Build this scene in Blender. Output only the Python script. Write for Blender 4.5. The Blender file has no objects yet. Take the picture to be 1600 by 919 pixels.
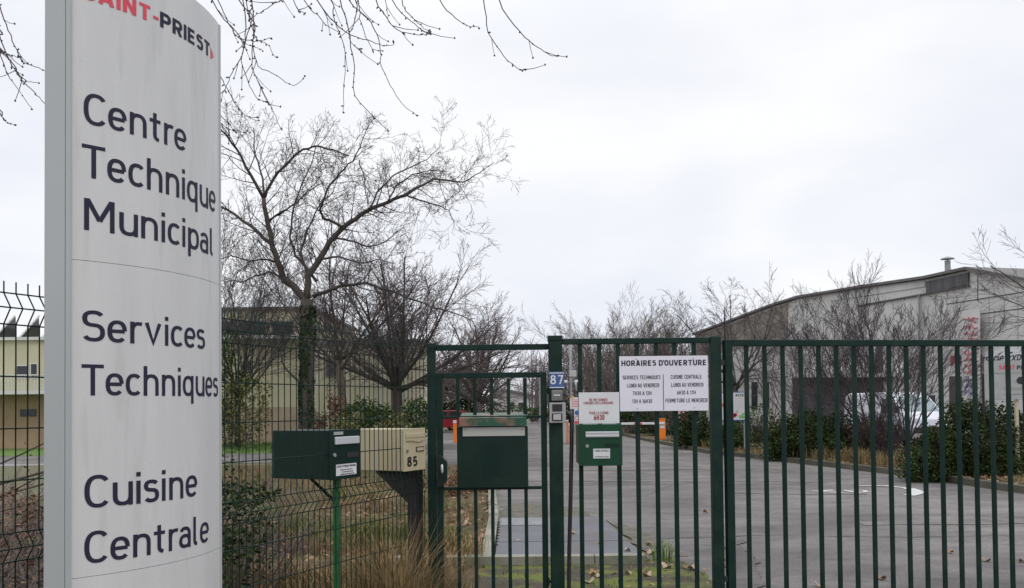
import bpy, math, random
from mathutils import Vector, Matrix, noise
R = math.radians
random.seed(7)
sc = bpy.context.scene
C = sc.collection

# ------------------------------------------------------------------ camera
EYE = Vector((0, 0, 1.6))
PITCH, ROLL, F = R(1.4), R(0.6), 1400.0
cam_d = bpy.data.cameras.new('camera'); cam = bpy.data.objects.new('camera', cam_d); C.objects.link(cam)
CM = Matrix.Rotation(R(90) + PITCH, 3, 'X') @ Matrix.Rotation(-ROLL, 3, 'Z')
cam.matrix_world = Matrix.Translation(EYE) @ CM.to_4x4()
cam_d.sensor_width = 36.0; cam_d.lens = F / 1600 * 36; cam_d.shift_y = 0.0896
cam_d.clip_start = 0.05; cam_d.clip_end = 3000
sc.camera = cam
SH = 0.0896 * 1600 / F

# ------------------------------------------------------------------ world, sun, exposure
w = bpy.data.worlds.new("World"); sc.world = w; w.use_nodes = True
nt = w.node_tree; nt.nodes.clear(); N = nt.nodes.new; L = nt.links.new
wo = N('ShaderNodeOutputWorld'); bg = N('ShaderNodeBackground'); bg.inputs[1].default_value = 0.122
SUN_EL, SUN_AZ = R(52), R(150)
sky = N('ShaderNodeTexSky'); sky.sky_type = 'NISHITA'; sky.sun_disc = False
sky.sun_elevation = SUN_EL; sky.sun_rotation = SUN_AZ
tc = N('ShaderNodeTexCoord'); sep = N('ShaderNodeSeparateXYZ'); L(tc.outputs['Generated'], sep.inputs[0])
mp = N('ShaderNodeMapping'); mp.inputs['Scale'].default_value = (1.0, 1.0, 2.6); L(tc.outputs['Generated'], mp.inputs[0])
nz = N('ShaderNodeTexNoise'); nz.inputs['Scale'].default_value = 2.3; nz.inputs['Detail'].default_value = 5; nz.inputs['Roughness'].default_value = .45
nz.inputs['Distortion'].default_value = .3
L(mp.outputs[0], nz.inputs['Vector'])
cr = N('ShaderNodeValToRGB'); L(nz.outputs[0], cr.inputs[0])
cr.color_ramp.elements[0].position = .36; cr.color_ramp.elements[0].color = (.80, .825, .905, 1)
cr.color_ramp.elements[1].position = .62; cr.color_ramp.elements[1].color = (.98, .985, 1.0, 1)
mr = N('ShaderNodeMapRange'); L(sep.outputs[2], mr.inputs[0])
mr.inputs[1].default_value = .38; mr.inputs[2].default_value = 1.0; mr.inputs[3].default_value = 8.6; mr.inputs[4].default_value = 17.0
vm = N('ShaderNodeVectorMath'); vm.operation = 'SCALE'; L(cr.outputs[0], vm.inputs[0]); L(mr.outputs[0], vm.inputs['Scale'])
mx = N('ShaderNodeMixRGB'); mx.inputs[0].default_value = .95; L(sky.outputs[0], mx.inputs[1]); L(vm.outputs[0], mx.inputs[2])
L(mx.outputs[0], bg.inputs[0]); L(bg.outputs[0], wo.inputs[0])
sd = bpy.data.lights.new('sun', 'SUN'); sd.energy = .7; sd.angle = R(25); sd.color = (1, .97, .93)
so = bpy.data.objects.new('sun', sd); C.objects.link(so)
sdir = Vector((math.sin(SUN_AZ) * math.cos(SUN_EL), math.cos(SUN_AZ) * math.cos(SUN_EL), math.sin(SUN_EL)))
so.rotation_euler = sdir.to_track_quat('Z', 'Y').to_euler()
sc.view_settings.view_transform = 'Standard'; sc.view_settings.look = 'None'
sc.view_settings.exposure = 0.0; sc.view_settings.gamma = 1

# ------------------------------------------------------------------ photo geometry helpers (rays from the eye to real distances)
def ray(px, py): return CM @ Vector(((px - 800) / F, (459.5 - py) / F + SH, -1))
def P(px, py, Y):
    d = ray(px, py); return EYE + d * (Y / d.y)
def G(px, py, z=0.0):
    d = ray(px, py); return EYE + d * ((z - 1.6) / d.z)
def onplane(px, py, p0, n):
    d = ray(px, py); return EYE + d * ((p0 - EYE).dot(n) / d.dot(n))
def gx(px, Y):                       # world x on the ground seen at column px at depth Y
    p = G(px, 637 + 2240 / Y - (px - 800) * .0105); return p.x * Y / p.y

# ------------------------------------------------------------------ materials
def mat(name, col, rough=.6, col2=None, scale=4, bump=0, bscale=30, metal=0, island=0, spec=.5, streak=None, lo=.35, hi=.65, col3=None, scale3=1.0):
    m = bpy.data.materials.new(name); m.use_nodes = True
    t = m.node_tree; b = t.nodes['Principled BSDF']; n_ = t.nodes.new; l_ = t.links.new
    b.inputs['Roughness'].default_value = rough; b.inputs['Metallic'].default_value = metal
    b.inputs['Specular IOR Level'].default_value = spec
    b.inputs['Base Color'].default_value = (*col, 1)
    co = n_('ShaderNodeTexCoord'); out = None
    if col2:
        ns = n_('ShaderNodeTexNoise'); ns.inputs['Scale'].default_value = scale; ns.inputs['Detail'].default_value = 7; ns.inputs['Roughness'].default_value = .62
        src = co.outputs['Object']
        if streak:
            mm = n_('ShaderNodeMapping'); mm.inputs['Scale'].default_value = streak; l_(src, mm.inputs[0]); src = mm.outputs[0]
        l_(src, ns.inputs['Vector'])
        rp = n_('ShaderNodeMapRange'); rp.inputs[1].default_value = lo; rp.inputs[2].default_value = hi; l_(ns.outputs[0], rp.inputs[0])
        mi = n_('ShaderNodeMixRGB'); mi.inputs[1].default_value = (*col, 1); mi.inputs[2].default_value = (*col2, 1); l_(rp.outputs[0], mi.inputs[0]); out = mi.outputs[0]
    if col3:
        ns = n_('ShaderNodeTexNoise'); ns.inputs['Scale'].default_value = scale3; ns.inputs['Detail'].default_value = 5
        l_(co.outputs['Object'], ns.inputs['Vector'])
        rp = n_('ShaderNodeMapRange'); rp.inputs[1].default_value = .5; rp.inputs[2].default_value = .66; l_(ns.outputs[0], rp.inputs[0])
        mi = n_('ShaderNodeMixRGB'); mi.inputs[2].default_value = (*col3, 1); l_(rp.outputs[0], mi.inputs[0]); l_(out, mi.inputs[1]); out = mi.outputs[0]
    if island:
        g = n_('ShaderNodeNewGeometry'); rp = n_('ShaderNodeMapRange'); rp.inputs[3].default_value = 1 - island; rp.inputs[4].default_value = 1 + island
        l_(g.outputs['Random Per Island'], rp.inputs[0])
        vs = n_('ShaderNodeVectorMath'); vs.operation = 'SCALE'; l_(rp.outputs[0], vs.inputs['Scale'])
        if out: l_(out, vs.inputs[0])
        else: vs.inputs[0].default_value = col
        out = vs.outputs[0]
    if out: l_(out, b.inputs['Base Color'])
    if bump:
        nb = n_('ShaderNodeTexNoise'); nb.inputs['Scale'].default_value = bscale; nb.inputs['Detail'].default_value = 6; l_(co.outputs['Object'], nb.inputs['Vector'])
        bp = n_('ShaderNodeBump'); bp.inputs['Strength'].default_value = bump; bp.inputs['Distance'].default_value = .02
        l_(nb.outputs[0], bp.inputs['Height']); l_(bp.outputs[0], b.inputs['Normal'])
    return m
M = {}
M['green'] = mat('green_paint', (.0020, .0165, .0135), .5, (.0040, .024, .018), 9, .04, 120, spec=.22, col3=(.012, .030, .020), scale3=5)
M['green2'] = mat('green_box_paint', (.006, .055, .027), .38, (.005, .042, .022), 6, .02, 90, spec=.3)
M['green3'] = mat('faded_green_paint', (.012, .085, .05), .5, (.008, .06, .036), 6, .1, 60, col3=(.22, .12, .08), scale3=7)
M['darkgreen'] = mat('dark_green_paint', (.0035, .017, .013), .45, (.006, .024, .018), 5, .02, 60, spec=.25)
M['postgreen'] = mat('bright_green_post', (.012, .13, .035), .45, (.008, .09, .03), 14)
M['wire'] = mat('green_wire', (.004, .022, .017), .55, spec=.2)
M['totem'] = mat('grey_white_panel', (.60, .60, .60), .45, (.52, .52, .525), 2.2, .02, 50, streak=(3, 3, .5), lo=.3, hi=.75)
M['totem_edge'] = mat('grey_metal_edge', (.40, .42, .43), .45, (.42, .44, .45), 3, streak=(1, 1, .3))
def totem_mat():
    m = M['totem']; t = m.node_tree; b = t.nodes['Principled BSDF']; n_ = t.nodes.new; l_ = t.links.new
    src = b.inputs['Base Color'].links[0].from_socket; co = n_('ShaderNodeTexCoord'); mm = n_('ShaderNodeMapping'); mm.inputs['Scale'].default_value = (9, 9, 1.1); l_(co.outputs['Object'], mm.inputs[0])
    q = n_('ShaderNodeTexNoise'); q.inputs['Scale'].default_value = 2.0; q.inputs['Detail'].default_value = 6; l_(mm.outputs[0], q.inputs['Vector'])
    r = n_('ShaderNodeMapRange'); r.inputs[1].default_value = .56; r.inputs[2].default_value = .66; r.inputs[3].default_value = 0; r.inputs[4].default_value = .32; l_(q.outputs[0], r.inputs[0])
    mi = n_('ShaderNodeMixRGB'); mi.inputs[2].default_value = (.43, .43, .415, 1); l_(r.outputs[0], mi.inputs[0]); l_(src, mi.inputs[1])
    q2 = n_('ShaderNodeTexNoise'); q2.inputs['Scale'].default_value = 120; q2.inputs['Detail'].default_value = 2; l_(co.outputs['Object'], q2.inputs['Vector'])
    r2 = n_('ShaderNodeMapRange'); r2.inputs[1].default_value = .68; r2.inputs[2].default_value = .74; r2.inputs[4].default_value = .35; l_(q2.outputs[0], r2.inputs[0])
    m2 = n_('ShaderNodeMixRGB'); m2.inputs[2].default_value = (.3, .3, .28, 1); l_(r2.outputs[0], m2.inputs[0]); l_(mi.outputs[0], m2.inputs[1]); l_(m2.outputs[0], b.inputs['Base Color'])
totem_mat()
M['seam'] = mat('panel_seam', (.36, .36, .36), .6)
M['ink'] = mat('dark_lettering', (.020, .018, .042), .6, spec=.25)
M['black'] = mat('black_plastic', (.012, .012, .014), .45, (.02, .02, .022), 8)
M['red'] = mat('red_lettering', (.62, .05, .08), .5)
M['white'] = mat('white_plate', (.74, .72, .80), .45, (.68, .67, .74), 3)
M['white2'] = mat('white_board', (.70, .70, .72), .5, (.60, .60, .62), 3)
M['darkred'] = mat('dark_red_lettering', (.30, .02, .03), .5)
M['alu'] = mat('brushed_aluminium', (.62, .63, .66), .35, metal=.3)
M['aludull'] = mat('dull_aluminium', (.36, .37, .37), .5, (.30, .31, .31), 9)
M['cream'] = mat('cream_paint', (.50, .44, .29), .45, (.45, .395, .26), 4, .03, 60)
M['blue'] = mat('blue_plate', (.045, .10, .27), .4)
M['grey'] = mat('grey_plastic', (.17, .18, .17), .5, (.13, .14, .13), 20)
M['greyl'] = mat('pale_grey_plastic', (.42, .42, .40), .5)
M['steel'] = mat('galvanised_steel', (.30, .31, .32), .5, (.24, .25, .26), 6)
M['orange'] = mat('orange_paint', (.80, .20, .015), .5, (.72, .17, .015), 3)
def asphalt(name, k=1.0):
    m = bpy.data.materials.new(name); m.use_nodes = True; t = m.node_tree; b = t.nodes['Principled BSDF']; n_ = t.nodes.new; l_ = t.links.new
    co = n_('ShaderNodeTexCoord'); b.inputs['Roughness'].default_value = .82
    def ns(sc_, det, lo, hi, a, c, scale=(1, 1, 1), dist=0):
        mm = n_('ShaderNodeMapping'); mm.inputs['Scale'].default_value = scale; l_(co.outputs['Object'], mm.inputs[0])
        q = n_('ShaderNodeTexNoise'); q.inputs['Scale'].default_value = sc_; q.inputs['Detail'].default_value = det; q.inputs['Roughness'].default_value = .65; q.inputs['Distortion'].default_value = dist
        l_(mm.outputs[0], q.inputs['Vector']); r = n_('ShaderNodeMapRange'); r.inputs[1].default_value = lo; r.inputs[2].default_value = hi; r.inputs[3].default_value = a; r.inputs[4].default_value = c; l_(q.outputs[0], r.inputs[0]); return r.outputs[0]
    f = [ns(.22, 6, .40, .60, .72, 1.26, dist=.6), ns(1.1, 8, .38, .62, .78, 1.18, (.6, 1, 1)), ns(3.4, 7, .52, .70, 1.0, .62, (.6, 1, 1)), ns(55, 3, .3, .7, .72, 1.3), ns(.5, 4, .5, .6, 1.0, 1.12, (.25, 1, 1), 1.5)]
    cur = f[0]
    for g in f[1:]:
        mu = n_('ShaderNodeMath'); mu.operation = 'MULTIPLY'; l_(cur, mu.inputs[0]); l_(g, mu.inputs[1]); cur = mu.outputs[0]
    v = n_('ShaderNodeVectorMath'); v.operation = 'SCALE'; v.inputs[0].default_value = (.124 * k, .115 * k, .109 * k); l_(cur, v.inputs['Scale']); l_(v.outputs[0], b.inputs['Base Color'])
    nb = n_('ShaderNodeTexNoise'); nb.inputs['Scale'].default_value = 70; nb.inputs['Detail'].default_value = 4; l_(co.outputs['Object'], nb.inputs['Vector'])
    bp = n_('ShaderNodeBump'); bp.inputs['Strength'].default_value = .5; bp.inputs['Distance'].default_value = .01; l_(nb.outputs[0], bp.inputs['Height']); l_(bp.outputs[0], b.inputs['Normal'])
    return m
M['asphalt'] = asphalt('worn_asphalt'); M['damp'] = asphalt('damp_asphalt', .80)
M['crack'] = mat('asphalt_crack', (.05, .05, .05), .9)
M['patch'] = mat('lighter_asphalt', (.185, .172, .150), .9, (.112, .106, .10), 1.6, .2, 60, lo=.3, hi=.62)
M['mosspatch'] = mat('mossy_asphalt', (.105, .10, .060), .95, (.125, .12, .11), 5, .5, 60, col3=(.07, .06, .045), scale3=6)
M['paint'] = mat('road_paint', (.62, .62, .60), .7, (.42, .42, .41), 5)
M['slab'] = mat('damp_concrete_slab', (.135, .138, .155), .7, (.105, .108, .125), 1.2, .15, 60, spec=.3, col3=(.11, .105, .10), scale3=3)
M['kerb'] = mat('kerb_stone', (.27, .26, .22), .9, (.14, .15, .10), 1.8, .3, 40)
M['kerb2'] = mat('mossy_kerb', (.115, .105, .085), .95, (.060, .058, .040), 1.2, .3, 40)
M['soil'] = mat('straw_and_soil', (.125, .092, .052), .95, (.060, .044, .028), 2.2, .8, 25, col3=(.070, .085, .025), scale3=.9, spec=.2)
M['moss'] = mat('moss', (.055, .045, .030), .95, (.105, .125, .015), 2.4, .9, 45, col3=(.050, .036, .026), scale3=3.6, lo=.45, hi=.56)
M['lawn'] = mat('lawn', (.075, .15, .018), .95, (.10, .155, .03), 1.5, .5, 30)
M['field'] = mat('grassy_ground', (.09, .095, .04), .95, (.12, .10, .06), .2, .3, 8)
M['pathm'] = mat('pale_path', (.30, .29, .29), .9, (.25, .245, .24), 2)
M['bark'] = mat('bark', (.075, .062, .055), .9, (.045, .038, .034), 14, .8, 30, streak=(1, 1, .3))
M['twig'] = mat('twigs', (.070, .056, .062), .85, (.048, .038, .044), 3)
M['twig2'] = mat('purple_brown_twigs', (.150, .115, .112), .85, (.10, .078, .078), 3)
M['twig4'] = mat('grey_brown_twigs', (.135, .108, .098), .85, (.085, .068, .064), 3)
M['twig3'] = mat('near_twigs', (.060, .048, .066), .8, (.06, .048, .05), 30)
M['barkw'] = mat('warm_bark', (.10, .075, .055), .9, (.055, .042, .034), 10, .6, 30)
M['ivy'] = mat('ivy_leaves', (.016, .034, .010), .7, (.030, .050, .014), 3, island=.5, spec=.15)
M['leaf'] = mat('shrub_leaves', (.030, .058, .014), .7, (.052, .080, .018), 1.3, island=.6, spec=.15)
M['leaf2'] = mat('yellowing_leaves', (.075, .10, .02), .6, (.14, .12, .03), 1.6, island=.5)
M['leafd'] = mat('dark_hedge_leaves', (.020, .036, .010), .7, (.034, .052, .014), 1.3, island=.6, spec=.15)
M['brownleaf'] = mat('dry_brown_leaves', (.17, .095, .050), .8, (.11, .062, .036), 2, island=.5)
M['straw'] = mat('straw_blades', (.26, .19, .095), .85, (.13, .090, .045), .9, island=.55, spec=.15)
M['strawg'] = mat('greenish_blades', (.13, .14, .045), .85, (.075, .09, .025), 1.2, island=.5, spec=.15)
M['gblade'] = mat('green_blades', (.07, .15, .025), .7, (.10, .16, .03), 1.2, island=.4)
M['fleaf'] = mat('fallen_leaf', (.36, .22, .12), .8, (.20, .10, .055), 14)
M['fleafp'] = mat('pale_fallen_leaf', (.46, .36, .27), .8, (.30, .20, .14), 14)
M['concrete'] = mat('pale_concrete_wall', (.63, .62, .60), .85, (.50, .49, .47), .5, .1, 6, streak=(1, 1, .35))
M['concreted'] = mat('brown_stained_concrete', (.27, .245, .205), .9, (.20, .18, .15), .5, .1, 6)
M['whitewall'] = mat('white_cladding', (.62, .62, .62), .7, (.42, .42, .42), .6, streak=(1, 1, .3))
M['shutter'] = mat('dark_grey_shutter', (.060, .060, .066), .6, (.045, .045, .05), 1.5)
M['fascia'] = mat('grey_corrugated_band', (.12, .12, .125), .7, (.055, .055, .06), 1.0, streak=(6, 6, .2))
M['roof'] = mat('grey_roof_sheet', (.17, .165, .16), .8, (.12, .115, .11), 1)
M['glass'] = mat('window_glass', (.02, .026, .032), .12)
M['glassv'] = mat('windscreen_glass', (.22, .28, .30), .12)
M['beige'] = mat('beige_render', (.52, .475, .33), .85, (.43, .39, .265), .7, .05, 10)
M['clad'] = mat('cream_metal_cladding', (.66, .62, .50), .7, (.56, .52, .38), 1, streak=(1, 1, .2))
M['plinth'] = mat('pinkish_plinth', (.42, .32, .24), .9, (.34, .25, .18), 1)
M['yellow'] = mat('pale_yellow_render', (.50, .48, .33), .85, (.43, .41, .28), .8)
M['ochre'] = mat('ochre_render', (.40, .28, .18), .85, (.33, .23, .15), .8)
M['trimw'] = mat('white_trim', (.55, .55, .52), .7)
M['carred'] = mat('red_car_paint', (.30, .012, .020), .3)
M['vanw'] = mat('white_van_paint', (.66, .68, .74), .3)
M['tyre'] = mat('tyre_rubber', (.02, .02, .02), .8)
M['rim'] = mat('wheel_rim', (.35, .35, .36), .4, metal=.5)
M['lamp'] = mat('headlamp_glass', (.55, .57, .6), .15)
M['brownb'] = mat('dark_brown_metal', (.022, .020, .022), .5, (.03, .026, .026), 8)
M['fadered'] = mat('faded_red_letters', (.50, .20, .22), .7)
M['fadeblue'] = mat('faded_blue_letters', (.22, .27, .42), .7)
M['joint'] = mat('wall_joint', (.33, .32, .31), .9)
M['coverp'] = mat('worn_cover_plate', (.22, .225, .23), .75, (.17, .175, .18), 5, spec=.3)
M['litred'] = mat('deep_red_sign', (.35, .03, .04), .6)
M['bluesign'] = mat('blue_sign', (.03, .12, .32), .5)
M['amber'] = mat('amber_sign', (.6, .35, .03), .5)
M['mapgreen'] = mat('map_green', (.22, .50, .16), .6)

# ------------------------------------------------------------------ mesh builder
class MB:
    def __init__(s): s.v = []; s.f = []
    def add(s, vs, fs):
        k = len(s.v); s.v += [tuple(v) for v in vs]; s.f += [tuple(i + k for i in f) for f in fs]; return s
    def obox(s, c, a, b, d):
        c, a, b, d = map(Vector, (c, a, b, d)); vs = []
        for i in (-1, 1):
            for j in (-1, 1):
                for k in (-1, 1): vs.append(c + a * i + b * j + d * k)
        return s.add(vs, [(0, 1, 3, 2), (4, 6, 7, 5), (0, 4, 5, 1), (2, 3, 7, 6), (0, 2, 6, 4), (1, 5, 7, 3)])
    def box(s, x0, x1, y0, y1, z0, z1):
        return s.obox(((x0 + x1) / 2, (y0 + y1) / 2, (z0 + z1) / 2), ((x1 - x0) / 2, 0, 0), (0, (y1 - y0) / 2, 0), (0, 0, (z1 - z0) / 2))
    def prism(s, pts, vec):
        n = len(pts); vec = Vector(vec); pts = [Vector(p) for p in pts]
        return s.add(pts + [p + vec for p in pts], [tuple(range(n)), tuple(range(2 * n - 1, n - 1, -1))] + [(i, i + n, (i + 1) % n + n, (i + 1) % n) for i in range(n)])
    def poly(s, pts): return s.add(pts, [tuple(range(len(pts)))])
    def tube(s, pts, rad, n=6, cap=True):
        pts = [Vector(p) for p in pts]; m = len(pts)
        if not hasattr(rad, '__len__'): rad = [rad] * m
        vs = []; u = None
        for i, p in enumerate(pts):
            d = (pts[min(i + 1, m - 1)] - pts[max(i - 1, 0)])
            if d.length < 1e-9: d = Vector((0, 0, 1))
            d.normalize()
            if u is None: u = d.orthogonal().normalized()
            else:
                u = u - d * u.dot(d)
                u = u.normalized() if u.length > 1e-6 else d.orthogonal().normalized()
            v = d.cross(u)
            for k in range(n):
                a = 2 * math.pi * k / n; vs.append(p + (u * math.cos(a) + v * math.sin(a)) * rad[i])
        fs = [(i * n + k, i * n + (k + 1) % n, (i + 1) * n + (k + 1) % n, (i + 1) * n + k) for i in range(m - 1) for k in range(n)]
        if cap: fs += [tuple(range(n - 1, -1, -1)), tuple((m - 1) * n + k for k in range(n))]
        return s.add(vs, fs)
ORG = {}
def _mesh(name, mb, m, org, smooth=False, bevel=0):
    me = bpy.data.meshes.new(name); o = Vector(org)
    me.from_pydata([(v[0] - o.x, v[1] - o.y, v[2] - o.z) for v in mb.v], [], mb.f); me.update()
    if smooth: me.polygons.foreach_set('use_smooth', [True] * len(me.polygons))
    me.materials.append(M[m])
    ob = bpy.data.objects.new(name, me); C.objects.link(ob)
    if bevel:
        b = ob.modifiers.new('bevel', 'BEVEL'); b.width = bevel; b.segments = 2; b.limit_method = 'ANGLE'
    return ob
def thing(name, label, cat, loc=(0, 0, 0), group=None):
    o = bpy.data.objects.new(name, None); C.objects.link(o); o.location = loc; o.empty_display_size = .2
    o['label'] = label; o['category'] = cat
    if group: o['group'] = group
    ORG[o.name] = Vector(loc); return o
def part(name, mb, m, parent, label=None, smooth=False, bevel=0):
    ob = _mesh(name, mb, m, ORG[parent.name], smooth, bevel); ob.parent = parent; ORG[ob.name] = ORG[parent.name]
    if label: ob['label'] = label
    return ob
def solo(name, mb, m, label, cat, loc=(0, 0, 0), group=None, kind=None, smooth=False, bevel=0):
    ob = _mesh(name, mb, m, loc, smooth, bevel); ob.location = loc; ob['label'] = label; ob['category'] = cat
    if group: ob['group'] = group
    if kind: ob['kind'] = kind
    ORG[ob.name] = Vector(loc); return ob
def struct(name, mb, m, label=None, cat=None):
    ob = _mesh(name, mb, m, (0, 0, 0)); ob['kind'] = 'structure'
    ob['label'] = label or name.replace('_', ' '); ob['category'] = cat or name.split('_')[-1]; return ob
_tx = {}
def text2d(s, bold=0, italic=0, sp=1.0):
    k = (s, bold, italic, sp)
    if k in _tx: return _tx[k]
    cu = bpy.data.curves.new('t', 'FONT'); cu.body = s; cu.size = 1; cu.offset = bold; cu.shear = italic; cu.space_character = sp; cu.resolution_u = 4
    ob = bpy.data.objects.new('t', cu); C.objects.link(ob); bpy.context.view_layer.update()
    me = ob.evaluated_get(bpy.context.evaluated_depsgraph_get()).to_mesh()
    vs = [(v.co.x, v.co.y) for v in me.vertices]; fs = [tuple(p.vertices) for p in me.polygons]
    ob.to_mesh_clear() if False else None
    bpy.data.objects.remove(ob); bpy.data.curves.remove(cu)
    _tx[k] = (vs, fs); return vs, fs
CAPH = None
def text_mb(s, o, r, u, width, cap, bold=0, italic=0, sp=1.0, mb=None, fn=None):
    """text with its left bottom at o; width along r, capital height cap along u; fn maps (x,y) to a point instead"""
    global CAPH
    if CAPH is None:
        v, _ = text2d('H'); CAPH = max(p[1] for p in v)
    vs, fs = text2d(s, bold, italic, sp); x0 = min(p[0] for p in vs); x1 = max(p[0] for p in vs)
    mb = mb or MB(); kx = width / (x1 - x0); ky = cap / CAPH
    if fn: pts = [fn((x - x0) * kx, y * ky) for x, y in vs]
    else:
        o, r, u = Vector(o), Vector(r), Vector(u); pts = [o + r * (x - x0) * kx + u * y * ky for x, y in vs]
    return mb.add(pts, fs)
# a plain geometric lettering drawn as ribbons (capital height 1)
def _se(cx, cy, rx, ry, a0, a1, n=14, e=2.45):
    o = []
    for i in range(n + 1):
        a = R(a0 + (a1 - a0) * i / n); c, s_ = math.cos(a), math.sin(a)
        o.append((cx + rx * math.copysign(abs(c) ** (2 / e), c), cy + ry * math.copysign(abs(s_) ** (2 / e), s_)))
    return o
def glyphs(h):
    X = .73; t = 1 - h; r = .5 - h; b = X - h; xc, xr = X / 2, X / 2 - h
    g = {}
    g['C'] = [_se(.32, .5, .25, r, 42, 318, 20)]; g['S'] = [_se(.28, .735, .21, t - .735, 28, 270) + _se(.28, .275, .22, .275 - h + .0, 90, -152)[1:]]
    y0 = .735 - (t - .735); g['S'] = [_se(.28, .735, .21, t - .735, 28, 270) + _se(.28, (y0 + h) / 2, .22, (y0 - h) / 2, 90, -152)[1:]]
    g['T'] = [[(0, t), (.58, t)], [(.29, t), (.29, 0)]]; g['M'] = [[(.07, 0), (.07, 1)], [(.09, .98), (.38, .32)], [(.67, .98), (.38, .32)], [(.69, 0), (.69, 1)]]
    g['A'] = [[(.05, 0), (.31 - h * .3, 1)], [(.57, 0), (.31 + h * .3, 1)], [(.14, .27), (.48, .27)]]; g['I'] = [[(.07, 0), (.07, 1)]]; g['N'] = [[(.07, 0), (.07, 1)], [(.08, .96), (.52, .04)], [(.53, 0), (.53, 1)]]
    g['P'] = [[(.07, 0), (.07, 1)], [(.07, t), (.32, t)] + _se(.32, (t + .44) / 2, .2, (t - .44) / 2, 90, -90, 10)[1:] + [(.07, .44)]]
    g['R'] = g['P'] + [[(.30, .44), (.53, 0)]]; g['B'] = g['P'] + [[(.07, .5), (.34, .48)] + _se(.34, (.48 + h) / 2, .21, (.48 - h) / 2, 90, -90, 10)[1:] + [(.07, h)]]
    g['E'] = [[(.07, 0), (.07, 1)], [(.07, t), (.5, t)], [(.07, .51), (.45, .51)], [(.07, h), (.5, h)]]; g['F'] = g['E'][:3]; g['L'] = [g['E'][0], g['E'][3]]
    g['H'] = [[(.07, 0), (.07, 1)], [(.56, 0), (.56, 1)], [(.07, .51), (.56, .51)]]; g['O'] = [_se(.32, .5, .26, r, 0, 360, 24)]; g['Q'] = g['O'] + [[(.40, .24), (.60, -.03)]]
    g['D'] = [[(.07, 0), (.07, 1)], [(.07, t), (.28, t)] + _se(.28, .5, .28, r, 90, -90, 14)[1:] + [(.07, h)]]; g['U'] = [[(.07, 1)] + _se(.31, .31, .24, .31 - h, 180, 360) + [(.55, 1)]]
    g['V'] = [[(.03, 1), (.29 - h * .2, 0)], [(.55, 1), (.29 + h * .2, 0)]]; g["'"] = [[(.07, 1), (.07, .72)]]; g['-'] = [[(.03, .42), (.33, .42)]]; g[' '] = []
    g['0'] = [_se(.27, .5, .20, r, 0, 360, 24)]; g['1'] = [[(.04, .76), (.25, .95)], [(.25, 1), (.25, 0)]]; g['2'] = [_se(.27, .70, .2, t - .70, 165, -30, 12) + [(.07, h), (.50, h)]]
    g['3'] = [_se(.26, .745, .19, t - .745, 150, -90, 12), _se(.26, (.5 + h) / 2, .21, (.5 - h) / 2, 90, -150, 12)]; g['5'] = [[(.46, t), (.12, t), (.09, .52)] + _se(.27, .33, .20, .33 - h, 130, -150, 14)]
    g['6'] = [_se(.28, .32, .21, .32 - h, 0, 360, 20), [(.10, .45), (.38, 1)]]; g['7'] = [[(.03, t), (.48, t), (.20, 0)]]; g['8'] = [_se(.27, .74, .18, t - .74, 0, 360, 16), _se(.27, (.5 + h) / 2, .21, (.5 - h) / 2, 0, 360, 18)]
    arch = [(.07, .40)] + _se(.265, .42, .195, b - .42, 180, 0, 12)
    g['n'] = [[(.07, 0), (.07, X)], arch + [(.46, 0)]]; g['h'] = [[(.07, 0), (.07, 1)], arch + [(.46, 0)]]; g['r'] = [[(.07, 0), (.07, X)], [(.07, .40)] + _se(.265, .42, .195, b - .42, 180, 70, 8)]
    g['e'] = [[(.10, .37), (.46, .37)], _se(.265, xc, .195, xr, 2, 318, 20)]; g['c'] = [_se(.265, xc, .195, xr, 45, 315, 16)]; g['i'] = [[(.07, 0), (.07, X)], [(.07, .86), (.07, 1)]]
    g['t'] = [[(.17, .93), (.17, .25)] + _se(.33, .22, .16, .22 - h, 180, 265, 6), [(.0, b), (.36, b)]]; g['q'] = [[(.46, X), (.46, -.27)], _se(.265, xc, .195, xr, 0, 360, 20)]; g['p'] = [[(.07, X), (.07, -.27)], _se(.265, xc, .195, xr, 0, 360, 20)]
    g['u'] = [[(.46, X), (.46, 0)], [(.07, X)] + _se(.265, .30, .195, .30 - h, 180, 360, 12)]; y1 = .40; g['s'] = [_se(.23, (b + y1) / 2, .16, (b - y1) / 2, 25, 270, 10) + _se(.23, (y1 + h) / 2, .17, (y1 - h) / 2, 90, -150, 10)[1:]]
    g['a'] = [[(.43, 0), (.43, .45)] + _se(.25, .45, .18, b - .45, 0, 150, 10), _se(.25, .24, .18, .24 - h, 0, 360, 16)]; g['l'] = [[(.07, 1), (.07, .2)] + _se(.20, .2, .13, .2 - h, 180, 268, 6)]; g['v'] = [[(.03, X), (.235, .06), (.44, X)]]
    return g
_gl = {}
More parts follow.
